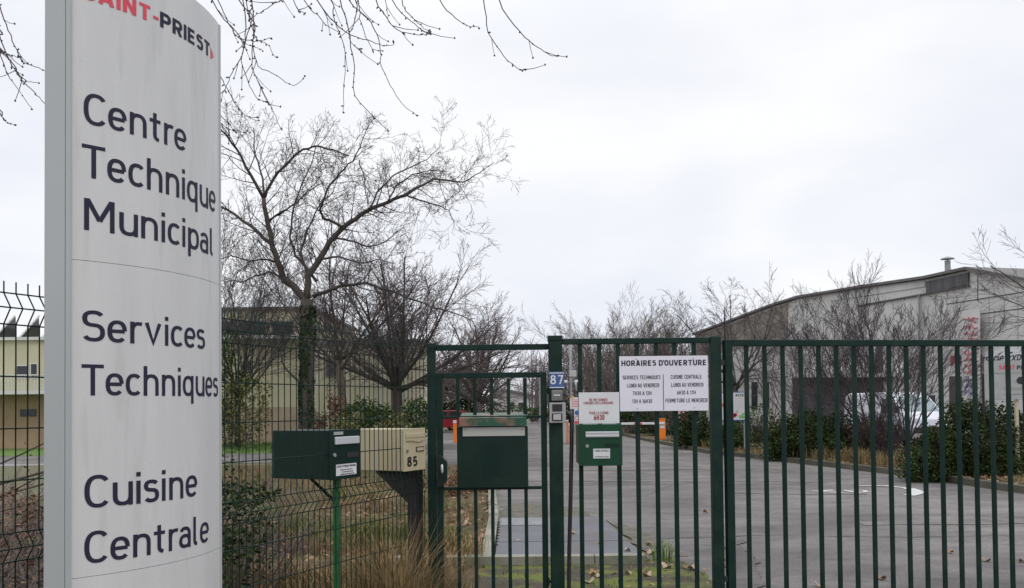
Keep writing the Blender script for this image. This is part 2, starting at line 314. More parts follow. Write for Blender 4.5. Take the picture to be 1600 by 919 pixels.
def stroke_text(s, wt=.14, gap=.15):
    """list of (x, y, lift) vertices and faces"""
    h = wt / 2; G_ = _gl.setdefault(wt, glyphs(h)); vs, fs, x, k = [], [], 0, 0
    for ci, c in enumerate(s):
        if c == ' ': x += .34; continue
        st = G_[c]; x0 = min(p[0] for q in st for p in q) - h; x1 = max(p[0] for q in st for p in q) + h
        for q in st:
            n = len(q); b0 = len(vs); closed = math.hypot(q[0][0] - q[-1][0], q[0][1] - q[-1][1]) < 1e-4
            for i, p in enumerate(q):
                a_ = q[i - 1] if i else (q[-2] if closed else p); b_ = q[i + 1] if i < n - 1 else (q[1] if closed else p)
                d1 = Vector((p[0] - a_[0], p[1] - a_[1])); d2 = Vector((b_[0] - p[0], b_[1] - p[1]))
                if d1.length < 1e-6: d1 = d2.copy()
                if d2.length < 1e-6: d2 = d1.copy()
                d1.normalize(); d2.normalize(); n1 = Vector((-d1.y, d1.x)); n2 = Vector((-d2.y, d2.x)); m = n1 + n2
                m = m.normalized() if m.length > .2 else n1; w_ = h / max(.55, m.dot(n1))
                for sg in (1, -1): vs.append((x - x0 + p[0] + m.x * w_ * sg, p[1] + m.y * w_ * sg, k % 3))
            fs += [(b0 + 2 * i, b0 + 2 * i + 1, b0 + 2 * i + 3, b0 + 2 * i + 2) for i in range(n - 1)]; k += 1
        nx = s[ci + 1] if ci + 1 < len(s) else ''
        kern = .13 if (c in 'TPV' and nx in 'aceuioAr-') or (c in 'A-' and nx in 'TV') or (c + nx in ('LT', 'LV', "D'", "'O")) else (.05 if c in 'TV' and nx or nx in ('T', 'V', 't') else 0) + (.10 if c == 'r' else 0) + (.05 if c == 't' else 0) + (.03 if nx == 't' else 0) + (.03 if c in 'ceopsuCSOD' else 0) + (.03 if nx and nx in 'ceoqsaSCO' else 0)
        x += x1 - x0 + gap - kern
    return vs, fs
def text_ds(s, o, r, u, width, cap, wt=.14, gap=.15, mb=None, fn=None):
    vs, fs = stroke_text(s, wt, gap); x0 = min(p[0] for p in vs); x1 = max(p[0] for p in vs); kx = width / (x1 - x0); mb = mb or MB()
    if fn: pts = [fn((x - x0) * kx, y * cap, l * .00012) for x, y, l in vs]
    else:
        o, r, u = Vector(o), Vector(r), Vector(u); nn = r.cross(u).normalized(); pts = [o + r * (x - x0) * kx + u * y * cap + nn * l * .00025 for x, y, l in vs]
    return mb.add(pts, fs)
def rnd(a, b): return random.uniform(a, b)

# ------------------------------------------------------------------ ground, roads
def sheet(name, pts, z, m, label=None, rag=0):
    if rag:
        q = []
        for (a, b), (c, d) in zip(pts, pts[1:] + pts[:1]):
            L_ = math.hypot(c - a, d - b); k = max(1, int(L_ / .06))
            for i in range(k):
                t = i / k; x, y = a + (c - a) * t, b + (d - b) * t
                q.append((x + noise.noise((x * 3, y * 3, 1)) * rag + noise.noise((x * 14, y * 14, 5)) * rag * .35, y + noise.noise((x * 3, y * 3, 8)) * rag + noise.noise((x * 14, y * 14, 9)) * rag * .35))
        pts = q
    mb = MB(); mb.poly([(x, y, z) for x, y in pts]); return struct(name, mb, m, label)
gb = MB(); gb.poly([(-600, -60, 0), (600, -60, 0), (600, 1400, 0), (-600, 1400, 0)]); struct('ground', gb, 'field')
sheet('verge_soil', [(-9, 1), (1.6, 1), (1.62, 9.15), (-.28, 9.15), (-.28, 12.6), (-.42, 17.6), (-.62, 24.6), (-9, 26.5)], .004, 'soil', 'strip of soil, straw and leaf litter behind the fence')
road = [(1.6, -5), (30, -5), (30, 8), (10.2, 11), (9.0, 14.2), (8.75, 16.5), (8.5, 20), (7.2, 26.5), (6.35, 30), (5.95, 44), (5.7, 70), (5.0, 190), (-3.5, 190), (-4.5, 62), (-60, 66), (-60, 52), (-4.2, 50), (-3.5, 33), (-40, 33), (-40, 29.6), (-5, 27), (-.62, 24.6), (-.42, 17.6), (-.28, 12.6), (1.3, 12.6), (1.6, 9)]
sheet('road', road, .012, 'asphalt', 'worn grey asphalt yard road behind the gate')
sheet('lawn', [(-40, 33.2), (-3.6, 33.2), (-4.3, 49.8), (-40, 51.5)], .006, 'lawn', 'green lawn in front of the beige building')
sheet('moss', [(-.35, 7.0), (1.9, 7.0), (1.75, 9.0), (1.55, 9.9), (1.32, 9.1), (-.3, 9.1)], .016, 'moss', 'bright green moss and litter between gate and slab', .08)
sheet('mossy_edge', [(-.15, 12.42), (1.22, 12.42), (1.0, 14.2), (.2, 15.0), (-.2, 14.4)], .016, 'mosspatch', 'mossy edge of the asphalt behind the slab', .12)
sheet('mossy_edge', [(1.42, 9.3), (1.85, 9.5), (1.75, 10.8), (1.45, 12.3), (1.36, 12.2)], .0162, 'mosspatch', 'mossy edge of the asphalt beside the slab', .06)
# lighter worn bands and cracks in the asphalt
for k, (y0, y1, xa, xb, sl) in enumerate([(22.6, 23.6, .3, 7.4, .5), (19.3, 19.7, -.1, 6.4, .9), (30, 31.4, .2, 6.1, .2), (11.7, 12.1, 4.6, 9.2, -.2), (16.2, 16.5, 4.0, 6.2, .6)]):
    mb = MB(); top = []; bot = []
    for i in range(25):
        t = i / 24; x = xa + (xb - xa) * t; n1 = noise.noise((x * .9, k * 7, 0)) * .35
        bot.append((x, y0 - sl * t + n1, .018)); top.append((x, y1 - sl * t + n1 * .6 + noise.noise((x * 2, 9 + k, 0)) * .2, .018))
    mb.poly(bot + top[::-1]); struct('road_patch', mb, 'patch', 'paler patched band across the asphalt')
cracks = [[(1010, 775), (1050, 760), (1100, 752), (1170, 756), (1300, 762)], [(900, 730), (960, 733), (1030, 745), (1060, 753)], [(1000, 845), (1200, 838), (1420, 842), (1600, 838)], [(1330, 735), (1380, 738)]]
for cpx in cracks:
    pts = []
    for (a, b), (c, d) in zip(cpx, cpx[1:]):
        for i in range(8):
            t = i / 8; q = G(a + (c - a) * t, b + (d - b) * t); pts.append((q.x + rnd(-.02, .02), q.y + rnd(-.05, .05)))
    mb = MB(); wv = [rnd(.004, .016) for _ in pts]
    mb.poly([(x, y - w_, .020) for (x, y), w_ in zip(pts, wv)] + [(x, y + w_, .020) for (x, y), w_ in list(zip(pts, wv))[::-1]])
    struct('road_crack', mb, 'crack', 'dark crack line in the asphalt')
for k, pp in enumerate([[(1138, 925), (1185, 925), (1180, 880), (1160, 845), (1140, 850)]]):
    g_ = [G(a, b) for a, b in pp]; sheet('damp_patch', [(p.x, p.y) for p in g_], .0222 + k * .001, 'damp', 'darker damp stain on the asphalt', .15)
# kerb along the right hand bed, with a raised bed behind
kr = [(11.6, 7.5), (10.4, 11), (9.2, 14.2), (8.95, 16.5), (8.7, 20), (7.4, 26.5), (6.55, 30), (6.15, 44), (5.9, 70), (5.3, 150)]
mb = MB()
for (a, b), (c, d) in zip(kr, kr[1:]):
    p, q = Vector((a, b, 0)), Vector((c, d, 0)); n_ = Vector((d - b, -(c - a), 0)).normalized() * .08
    n_ = n_ if n_.x > 0 else -n_
    k = max(1, int((q - p).length / 1.0))
    for i in range(k):
        s0, s1 = p.lerp(q, i / k), p.lerp(q, (i + .985) / k)
        mb.prism([s0 - n_, s1 - n_, s1 + n_, s0 + n_], (0, 0, .13 + rnd(-.006, .006)))
struct('kerb', mb, 'kerb2', 'weathered kerb stones along the planted bed')
mb = MB(); bed = [(x + .07, y, .10) for x, y in kr] + [(16, 150, .10), (15.5, 32, .10), (16.5, 7.5, .10)]
mb.poly(bed); struct('planted_bed', mb, 'soil', 'raised planted bed on the right')
mb = MB(); mb.poly([(15.7, 7, .10), (60, 7, .10), (60, 150, .10), (16.2, 150, .10), (15.2, 32, .10)]); struct('yard', mb, 'asphalt', 'asphalt yard in front of the warehouse')
# left kerb
mb = MB()
lk = [(-.28, 12.75), (-.42, 17.6), (-.62, 24.6)]
for (a, b), (c, d) in zip(lk, lk[1:]):
    p, q = Vector((a, b, 0)), Vector((c, d, 0)); k = int((q - p).length / 1.0)
    for i in range(k):
        s0, s1 = p.lerp(q, i / k), p.lerp(q, (i + .985) / k); n_ = Vector((.07, 0, 0))
        mb.prism([s0 - n_, s1 - n_, s1 + n_, s0 + n_], (0, 0, .10 + rnd(-.005, .005)))
struct('kerb_left', mb, 'kerb', 'pale kerb between straw verge and asphalt')
mb = MB()
for i in range(2):
    x0 = -1.2 + i * .5; mb.box(x0, x0 + .49, 9.05, 9.2, 0, .10 + rnd(-.004, .004))
for i in range(3):
    x0 = -.2 + i * .51; mb.box(x0, x0 + .5, 9.05, 9.2, 0, .10)
for i in range(3): mb.box(-.34, -.21, 9.22 + i * 1.15, 9.22 + i * 1.15 + 1.14, 0, .10)
struct('kerb_front', mb, 'kerb', 'low concrete kerb in front of the grey slab')
# concrete slab (manhole covers) behind the pedestrian gate
sl = thing('concrete_slab', 'flat damp grey concrete slab behind the pedestrian gate', 'slab', (.55, 10.8, 0))
mb = MB()
mb.box(-.19, .06, 9.22, 12.45, 0, .088); 
mb = MB(); mb.prism([(-.19, 9.22, .0), (1.32, 9.22, .0), (1.22, 12.35, .0), (-.19, 12.35, 0)], (0, 0, .09)); part('slab_body', mb, 'slab', sl, bevel=.006)
mb = MB(); mb.prism([(-.17, 11.5, .091), (.42, 11.5, .091), (.40, 12.25, .091), (-.17, 12.25, .091)], (0, 0, .008)); part('cover_plate', mb, 'coverp', sl, 'pale metal cover plate let into the slab')
mb = MB(); mb.box(-.19, 1.29, 10.12, 10.135, .0905, .0925); part('joint', mb, 'crack', sl)
mb = MB()
for i in range(9): mb.obox((-.185, 9.9 + i * .24, .096), (.015, 0, 0), (0, .012, 0), (0, 0, .005))
part('bracket', mb, 'black', sl)
# island under the far orange post
q = G(705, 695); mb = MB(); mb.prism([(q.x - 2.6, q.y - 1.2, 0), (q.x + .5, q.y - 1.6, 0), (q.x + .7, q.y + 2.4, 0), (q.x - 2.6, q.y + 2.4, 0)], (0, 0, .12)); struct('traffic_island', mb, 'pathm', 'small pale kerbed island under the orange post')

# ------------------------------------------------------------------ painted marking on the road
mk = MB()
def pstroke(pts, wid):
    g = [G(a, b, .016) for a, b in pts]
    for p, q in zip(g, g[1:]):
        d = (q - p).normalized(); n_ = Vector((-d.y, d.x, 0)) * wid / 2; p2 = p - d * wid * .2; q2 = q + d * wid * .2
        zz = Vector((0, 0, .002 + .0004 * len(mk.f) / 1)) if False else Vector((0, 0, .004 + .0003 * (len(mk.f) % 7)))
        mk.poly([p2 - n_ + zz, q2 - n_ + zz, q2 + n_ + zz, p2 + n_ + zz])
pstroke([(1270, 767.5), (1288, 767.5)], .09); pstroke([(1284, 767), (1300, 766.5)], .15); pstroke([(1288, 769), (1314, 770)], .11)
pstroke([(1319, 766), (1332, 769), (1342, 770), (1352, 769.2), (1352, 767), (1340, 765.8), (1330, 766.5)], .07); pstroke([(1350, 768), (1362, 769)], .07)
pstroke([(1343, 759), (1380, 759), (1405, 761.5), (1423, 764)], .11); pstroke([(1420, 763.5), (1438, 769.5)], .2); pstroke([(1438, 769.5), (1421, 774)], .2); pstroke([(1423, 766), (1426, 770), (1424, 773)], .12)
struct('road_marking', mk, 'paint', 'worn white painted arrow and figures on the asphalt', 'road marking')

# ------------------------------------------------------------------ mesh fence
FD = Vector((.433, .901, 0)).normalized(); F0 = Vector((-1.92, 3.45, 0))
def fpt(Y): return F0 + Vector((.48, 1, 0)) * (Y - 3.45)
FN = Vector((.901, -.433, 0)).normalized()          # towards the street
def fence_panel(parent, Ya, Yb):
    a, b = fpt(Ya), fpt(Yb); Ld = (b - a).length; mb = MB()
    prof = [(.03, 0), (.20, 0), (.255, .035), (.31, 0), (1.03, 0), (1.085, .038), (1.14, 0), (1.94, 0), (2.0, .04), (2.06, 0), (2.105, 0)]
    n = int(Ld / .05)
    for i in range(n + 1):
        p = a + FD * (i * .05)
        mb.tube([p + FN * o + Vector((0, 0, z)) for z, o in prof], .0030, 5)
    for z, o in [(.20, 0), (.255, .035), (.31, 0), (.5, 0), (.7, 0), (.9, 0), (1.03, 0), (1.085, .038), (1.14, 0), (1.34, 0), (1.54, 0), (1.74, 0), (1.94, 0), (2.0, .04), (2.06, 0)]:
        mb.tube([a + FN * (o + .004) + Vector((0, 0, z)), b + FN * (o + .004) + Vector((0, 0, z))], .0031, 5)
    return part('mesh_panel', mb, 'wire', parent, smooth=True)
fe = thing('mesh_fence', 'dark green welded wire mesh fence running from behind the sign to the gate', 'fence', fpt(4.6))
YP = [1.85, 4.12, 6.22]
for Ya, Yb in zip(YP, YP[1:]): fence_panel(fe, Ya + .03, Yb - .03)
for Y in YP[:2]:
    p = fpt(Y) - FN * .035; mb = MB(); mb.obox(p + Vector((0, 0, 1.05)), FD * .03, FN * .025, (0, 0, 1.05)); part('post', mb, 'green', fe, bevel=.004)

# ------------------------------------------------------------------ gates
GY = 6.3
def gz(px, py, Y=GY): return P(px, py, Y).z
def gxx(px, py, Y=GY): return P(px, py, Y).x
pg = thing('gateway', 'green square steel posts and rails framing the pedestrian gate', 'gateway', (P(770, 637, GY).x, GY, 0))
def vpost(px0, px1, pytop, Y, dep, name, parent, m='green', pyr=700):
    x0, x1 = gxx(px0, pyr, Y), gxx(px1, pyr, Y); mb = MB(); mb.box(x0, x1, Y, Y + dep, 0, gz((px0 + px1) / 2, pytop, Y)); return part(name, mb, m, parent, bevel=.005), x0, x1
_, a0, a1 = vpost(668, 681.5, 538, GY, .06, 'post', pg, pyr=700)
_, b0, b1 = vpost(859, 880, 526, GY - .02, .10, 'post', pg, pyr=700)
ztop = gz(1000, 526); zr = .04
mb = MB(); mb.box(a1 + .0015, b0 - .0015, GY + .012, GY + .05, gz(760, 547), gz(760, 538)); part('rail', mb, 'green', pg, bevel=.004)
for x0, x1, z, y0, y1 in ((a0, a1, gz(673, 538), GY, GY + .06), (b0, b1, gz(868, 526), GY - .02, GY + .08)):
    mb = MB(); mb.box(x0 - .004, x1 + .004, y0 - .004, y1 + .004, z - .03, z + .006); part('post_cap', mb, 'darkgreen', pg, bevel=.003)
ga = thing('pedestrian_gate', 'narrow green barred pedestrian gate leaf beside the number 87 post', 'gate', (P(767, 637, GY).x, GY, 0))
zt, zb = gz(767, 582), .12
x0, x1, xa, xb = gxx(682.5, 700), gxx(692, 700), gxx(846, 700), gxx(855, 700)
for p, q in ((x0, x1), (xa, xb)):
    mb = MB(); mb.box(p, q, GY + .008, GY + .048, zb, zt); part('stile', mb, 'green', ga, bevel=.004)
for z0, z1 in ((gz(767, 590.5), zt), (zb, zb + .04), (gz(835, 653), gz(835, 649)), (gz(835, 765), gz(835, 760))):
    mb = MB(); mb.box(x1 + .0015, xa - .0015, GY + .012, GY + .044, z0, z1); part('rail', mb, 'green', ga, bevel=.003)
for px in (716, 742.5, 769, 795.5, 821.5):
    x = gxx(px, 720); 
    z_lo, z_hi = gz(767, 765), gz(767, 649)
    for q0_, q1_ in ((zb + .042, z_lo - .002), (z_hi + .002, gz(767, 591))): part('bar', MB().box(x - .0125, x + .0125, GY + .016, GY + .04, q0_, q1_), 'green', ga, bevel=.003)
mb = MB(); xm = gxx(691, 740)
pts = [(683, 712), (689, 712), (698, 722), (698, 752), (689, 762), (683, 762)]
mb.prism([P(a, b, GY - .03) for a, b in pts], (0, .075, 0)); lk_ = part('lock_case', mb, 'darkgreen', ga, bevel=.004)
mb = MB(); mb.tube([P(690.5, 726, GY - .062), P(690.7, 729, GY - .068), P(691, 737, GY - .068), P(690.8, 740, GY - .062)], [.006, .009, .009, .006], 8); mb.tube([P(690.7, 733, GY - .065), P(690.7, 733, GY - .028)], .006, 8); part('handle', mb, 'alu', lk_, smooth=True)
for py in (610, 909):
    mb = MB(); mb.tube([P(853, py, GY + .02), P(861, py, GY + .02)], .009, 8); mb.tube([P(857, py - 6, GY + .0), P(857, py + 6, GY + .0)], .010, 8); part('hinge', mb, 'darkgreen', ga)
# large letter box fixed in the pedestrian gate
lb = thing('gate_letterbox', 'large dark green letterbox with peeling lid set in the pedestrian gate', 'letterbox', (P(770, 700, GY).x, GY + .05, gz(770, 763)))
mb = MB(); X0, X1 = gxx(714, 700, GY - .02), gxx(825, 700, GY - .02)
mb.box(X0, X1, GY - .02, GY + .32, gz(770, 763, GY - .02), gz(770, 666, GY - .02)); part('case', mb, 'darkgreen', lb, bevel=.006)
mb = MB(); X0, X1 = gxx(717.5, 660, GY - .05), gxx(823, 660, GY - .05); za, zb_ = gz(770, 665.5, GY - .05), gz(770, 652, GY - .05)
mb.prism([(X0, GY - .05, za), (X0, GY - .05, zb_ - .004), (X0, GY + .335, zb_ + .03), (X0, GY + .335, zb_ + .02), (X0, GY - .035, zb_ - .012), (X0, GY - .042, za)], (X1 - X0, 0, 0)); part('lid', mb, 'green3', lb, 'faded green lid with rust patches')
mb = MB(); mb.box(gxx(723, 675, GY - .026), gxx(820, 675, GY - .026), GY - .027, GY - .0215, gz(770, 681.5, GY - .026), gz(770, 667.5, GY - .026)); pl = part('plate', mb, 'greyl', lb, 'white blank strip plate with two screws', bevel=.001)
mb = MB()
for px in (727, 816): q = P(px, 671.5, GY - .0275); mb.tube([q, q + Vector((0, -.002, 0))], .004, 8)
part('screw', mb, 'black', pl)
mb = MB(); mb.box(gxx(754, 700, GY - .022), gxx(782, 700, GY - .022), GY - .0222, GY - .0208, gz(770, 757, GY), gz(770, 695, GY)); part('reflection_patch', mb, 'green', lb, 'upright window reflection painted on the case')  # faint window reflection on the case, painted as a flat upright patch

# fixed panel between the number post and the wide gate post
fx = thing('fixed_railing', 'fixed green vertical bar railing panel carrying the opening hours board', 'railing', (P(1000, 637, GY).x, GY, 0))
_, c0, c1 = vpost(1113, 1129.5, 525, GY - .01, .08, 'post', fx)
mb = MB(); mb.box(b1 + .0015, c0 - .0015, GY + .005, GY + .045, gz(1000, 537), gz(1000, 528)); part('rail', mb, 'green', fx, bevel=.004)
mb = MB(); mb.box(b1 + .0015, c0 - .0015, GY + .005, GY + .045, .1, .14); part('rail', mb, 'green', fx, bevel=.004)
def bar_proto(parent, mbx): return part('bar', mbx, 'green', parent, bevel=.004)
def bars(parent, spots, ytop, ybot, wid=.028):
    p0 = spots[0]; mb = MB(); mb.box(p0.x - wid / 2, p0.x + wid / 2, p0.y - .0125, p0.y + .0125, ybot, ytop)
    o = bar_proto(parent, mb)
    for p in spots[1:]:
        c = o.copy(); C.objects.link(c); c.parent = parent; c.location = (p.x - p0.x, p.y - p0.y, 0)
bars(fx, [Vector((P(px + 1.5, 600, GY + .025).x, GY + .025, 0)) for px in (905, 935, 964.5, 994, 1024, 1053, 1083)], gz(1000, 537) - .0015, .1415, .031)
# wide right-hand gate leaf, standing slightly open
wg = thing('vehicle_gate', 'wide green barred vehicle gate leaf hinged beside the opening hours railing', 'gate', (P(1140, 637, GY).x, GY, 0))
q0 = P(1139, 700, GY + .02); q1 = P(1588, 700, GY + .36); gd = Vector((q1.x - q0.x, q1.y - q0.y, 0)); GLn = gd.length; gd.normalize(); gn = Vector((-gd.y, gd.x, 0))
ztg = P(1145, 531, GY + .02).z; leafL = GLn + 1.0
mb = MB(); mb.obox(Vector((q0.x, q0.y, (ztg + .06) / 2)) , gd * .028, gn * .028, (0, 0, (ztg - .06) / 2)); part('stile', mb, 'green', wg, bevel=.004)
qe = Vector((q0.x, q0.y, 0)) + gd * (leafL); mb = MB(); mb.obox(Vector((qe.x, qe.y, (ztg + .06) / 2)), gd * .028, gn * .028, (0, 0, (ztg - .06) / 2)); part('stile', mb, 'green', wg, bevel=.004)
for z0, z1 in ((ztg - .046, ztg), (.1, .14)):
    mb = MB(); mb.obox(Vector((q0.x, q0.y, (z0 + z1) / 2)) + gd * (leafL / 2), gd * (leafL / 2 - .0295), gn * .022, (0, 0, (z1 - z0) / 2)); part('rail', mb, 'green', wg, bevel=.004)
spots = []
for k in range(24):
    s_ = .139 + k * .1365
    if s_ < leafL - .05: spots.append(Vector((q0.x, q0.y, 0)) + gd * s_)
bars(wg, spots, ztg - .0475, .1415, .030)
for z in (ztg - .16, gz(1131, 905)):
    mb = MB(); mb.box(c1 - .002, q0.x - .02, GY + .0, GY + .035, z - .02, z + .02); part('hinge', mb, 'black', wg)

# ------------------------------------------------------------------ flat signs on the railing
def flat_sign(name, label, cat, TL, BR, Y, m, t=.004, group=None):
    a, b = P(TL[0], TL[1], Y), P(BR[0], BR[1], Y); x0, x1, z0, z1 = a.x, b.x, b.z, a.z
    th = thing(name, label, cat, ((x0 + x1) / 2, Y, z0), group); mb = MB(); mb.box(x0, x1, Y, Y + t, z0, z1); part('board', mb, m, th, bevel=.001)
    return th, x0, x1, z0, z1
def line_px(s, pxl, pxr, pyb, cap_px, Y, mb, bold=0, italic=0, sp=1.0):
    a, b = P(pxl, pyb, Y), P(pxr, pyb, Y); cap = cap_px * Y / F
    return text_ds(s, (a.x, Y, a.z), (1, 0, 0), (0, 0, 1), b.x - a.x, cap, .14 + bold * (2.0 if bold > .025 else .8), .15, mb)
YS = GY - .006
hs, x0, x1, z0, z1 = flat_sign('opening_hours_sign', 'white sign headed HORAIRES D\'OUVERTURE fixed to the green railing', 'sign', (967.5, 557), (1107, 641.5), YS, 'white')
mb = MB(); yt = YS - .0015
line_px("HORAIRES D'OUVERTURE", 971, 1103, 572, 8.6, yt, mb, .03)
line_px("SERVICES TECHNIQUES", 973, 1032, 593, 6, yt, mb, .02)
line_px("LUNDI AU VENDREDI", 980, 1030, 605.5, 6, yt, mb, .02)
line_px("7H30 A 12H", 989, 1018, 617.5, 6, yt, mb, .02)
line_px("13H A 16H30", 988, 1019, 630, 6, yt, mb, .02)
line_px("CUISINE CENTRALE", 1048, 1096, 592, 6, yt, mb, .02)
line_px("LUNDI AU VENDREDI", 1049, 1099, 604.5, 6, yt, mb, .02)
line_px("6H30 A 17H", 1058, 1087, 616.5, 6, yt, mb, .02)
line_px("FERMETURE LE MERCREDI", 1040, 1105.5, 629, 6, yt, mb, .02)
part('lettering', mb, 'ink', hs)
mb = MB(); xm = P(1036.5, 600, yt).x; mb.box(xm - .002, xm + .002, yt, YS - .0002, z0 + .004, P(1036, 585, yt).z); part('dividing_line', mb, 'ink', hs)
mb = MB()
for px, py in ((994, 561), (1083, 560), (996, 638), (1085, 637)):
    q = P(px, py, YS); mb.tube([q, q - Vector((0, .004, 0))], .005, 8)
part('rivet', mb, 'greyl', hs)
ns_, x0, x1, z0, z1 = flat_sign('delivery_hours_sign', 'small white notice with dark red lettering above the green railing mailbox', 'sign', (904, 613.5), (968, 661.5), YS - .012, 'white2')
mb = MB(); yt = YS - .0135
line_px("NE PAS SONNER", 921, 949, 627, 4.2, yt, mb, .02); line_px("HORAIRES DES LIVRAISONS", 912, 958, 632, 4.2, yt, mb, .02)
line_px("POUR LA CUISINE", 921, 951, 647.5, 4.2, yt, mb, .02); line_px("6H30", 928, 944.5, 656.5, 8.2, yt, mb, .045)
part('lettering', mb, 'darkred', ns_)

# mailbox on the railing
YM = 6.19
mx_ = thing('railing_mailbox', 'green mailbox with white flap fixed on the railing under the delivery notice', 'mailbox', (P(938, 700, YM).x, YM + .15, P(938, 728, YM).z))
X0, X1, Z0, Z1 = P(905, 700, YM).x, P(972.5, 700, YM).x, P(938, 728, YM).z, P(938, 663, YM).z
mb = MB(); mb.box(X0 + .004, X1 - .004, YM + .012, YM + .38, Z0 + .003, Z1 - .002); part('case', mb, 'green2', mx_, bevel=.008)
mb = MB(); mb.box(X0, X1, YM, YM + .011, Z0, Z1); dr = part('door', mb, 'green2', mx_, bevel=.004)
mb = MB(); a, b = P(915, 684, YM), P(967, 674, YM); mb.prism([(a.x, YM - .001, a.z), (a.x, YM - .012, a.z + .004), (a.x, YM - .014, a.z + .014), (a.x, YM - .008, a.z + .017), (a.x, YM - .012, b.z - .006), (a.x, YM - .001, b.z)], (b.x - a.x, 0, 0)); part('flap', mb, 'alu', dr)
mb = MB(); q = P(917.5, 697, YM); mb.tube([q, q - Vector((0, .006, 0))], .012, 14); part('lock', mb, 'steel', dr)
mb = MB(); a, b = P(945, 699, YM), P(968, 693, YM); mb.box(a.x, b.x, YM - .003, YM - .0005, a.z, b.z); part('name_holder', mb, 'darkgreen', dr)
mb = MB(); a, b = P(927, 716.5, YM), P(953, 701, YM); mb.box(a.x, b.x, YM - .0025, YM - .0005, a.z, b.z); st = part('sticker', mb, 'white2', dr)
mb = MB(); line_px("CUISINE CENTRALE", 928.5, 951.5, 706, 3.0, YM - .003, mb, .02)
for k in range(9): q = P(930 + k * 2.4, 714.5, YM - .003); mb.box(q.x, q.x + rnd(.005, .008), YM - .0035, YM - .003, q.z, q.z + .007)
part('lettering', mb, 'black', st)

# number plate, intercom, keypad, hose on the tall post
YQ = GY - .024
np_, x0, x1, z0, z1 = flat_sign('house_number_plate', 'blue plate with white number 87 on the tall green post', 'number plate', (858, 581), (882, 607), YQ - .002, 'blue', .003)
mb = MB(); line_px("87", 860, 880.5, 600.5, 14.2, YQ - .0035, mb, .012); part('number', mb, 'white2', np_)
mb = MB()
for z in (z1 - .012, z0 + .004): mb.box(x0 + .001, x1 - .001, YQ - .0032, YQ - .0022, z, z + .006)
part('border', mb, 'white2', np_)
ic = thing('intercom', 'small grey intercom button box just below the number 87 plate', 'intercom', P(870, 628, YQ))
mb = MB(); a, b = P(861.5, 627, YQ), P(878.5, 609.5, YQ); mb.box(a.x, b.x, YQ - .035, YQ + .002, a.z, b.z); part('housing', mb, 'grey', ic, bevel=.008)
mb = MB(); a, b = P(865.5, 618.8, YQ - .036), P(875, 616.5, YQ - .036); mb.box(a.x, b.x, YQ - .039, YQ - .0355, a.z, b.z); part('button', mb, 'alu', ic)
kp = thing('card_reader', 'grey metal keypad reader box fixed below the intercom', 'keypad', P(871, 661, YQ))
mb = MB(); a, b = P(858.5, 661, YQ), P(883.5, 629, YQ); mb.box(a.x, b.x, YQ - .03, YQ + .003, a.z, b.z); part('housing', mb, 'aludull', kp, bevel=.004)
mb = MB(); a, b = P(863, 643, YQ - .03), P(878.5, 631.5, YQ - .03); mb.box(a.x, b.x, YQ - .033, YQ - .0305, a.z, b.z); part('speaker_grille', mb, 'black', kp)
mb = MB(); a, b = P(862.5, 658, YQ - .03), P(878.5, 646, YQ - .03); mb.box(a.x, b.x, YQ - .033, YQ - .0305, a.z, b.z); bb = part('button_frame', mb, 'black', kp)
mb = MB(); a, b = P(864.5, 656.5, YQ - .03), P(876.5, 647.5, YQ - .03); mb.box(a.x, b.x, YQ - .038, YQ - .0335, a.z, b.z); part('button', mb, 'greyl', bb, bevel=.002)
mb = MB(); hp = [(883, 644), (888, 645.5), (892, 650), (893.5, 660), (893, 700), (891.5, 780), (889.5, 860), (889, 930), (889, 1050)]
mb.tube([P(a, b, YQ + .01) for a, b in hp], .0145, 8); solo('cable_conduit', mb, 'black', 'thick black cable conduit curving down from the keypad beside the post', 'conduit', P(889, 1000, YQ + .01), smooth=True)

# ------------------------------------------------------------------ the two mailboxes standing through the mesh fence
def fmailbox(Yf, t0, wdt, dep, hgt, ztop_, m, name, label, xl):
    # front left corner: at column xl, a little proud of the fence
    o = onplane(xl, 672, fpt(5) + FN * .03, FN); o = Vector((o.x, o.y, 0))
    th = thing(name, label, 'mailbox', (o + FD * wdt / 2 - FN * dep / 2)); zb = ztop_ - hgt
    mb = MB(); c = o + FD * wdt / 2 - FN * (dep / 2 + .012) + Vector((0, 0, (ztop_ + zb) / 2)); mb.obox(c, FD * (wdt / 2 - .003), FN * (dep / 2 - .001), (0, 0, hgt / 2 - .003)); part('case', mb, m, th, bevel=.004)
    mb = MB(); c = o + FD * wdt / 2 - FN * .005 + Vector((0, 0, (ztop_ + zb) / 2)); mb.obox(c, FD * wdt / 2, FN * .006, (0, 0, hgt / 2)); d = part('door', mb, m, th, bevel=.003)
    def fr(u, z, off=0): return o + FD * u + FN * (.001 + off) + Vector((0, 0, zb + z))
    return th, d, fr, o, zb
def fbox(fr, u0, u1, z0, z1, t, e=.0005):
    mb = MB(); p = [fr(u0, z0, e), fr(u1, z0, e), fr(u1, z1, e), fr(u0, z1, e)]; mb.prism(p, FN * t); return mb
zt1 = onplane(516, 672, fpt(5) + FN * .03, FN).z
th, d, fr, o, zb = fmailbox(5.2, 0, .296, .416, .292, zt1, 'darkgreen', 'green_mailbox', 'dark green mailbox on a green post, standing through the mesh fence', 516)
part('flap', fbox(fr, .035, .272, .205, .25, .012), 'alu', d, bevel=.004)
part('lock', MB().tube([fr(.034, .145), fr(.034, .145, .009)], .011, 12), 'steel', d)
part('name_holder', fbox(fr, .155, .275, .125, .155, .003), 'brownb', d)
part('name_strip', fbox(fr, .03, .12, .262, .28, .002), 'aludull', d)
st = part('sticker', fbox(fr, .05, .25, .022, .088, .0015), 'white2', d)
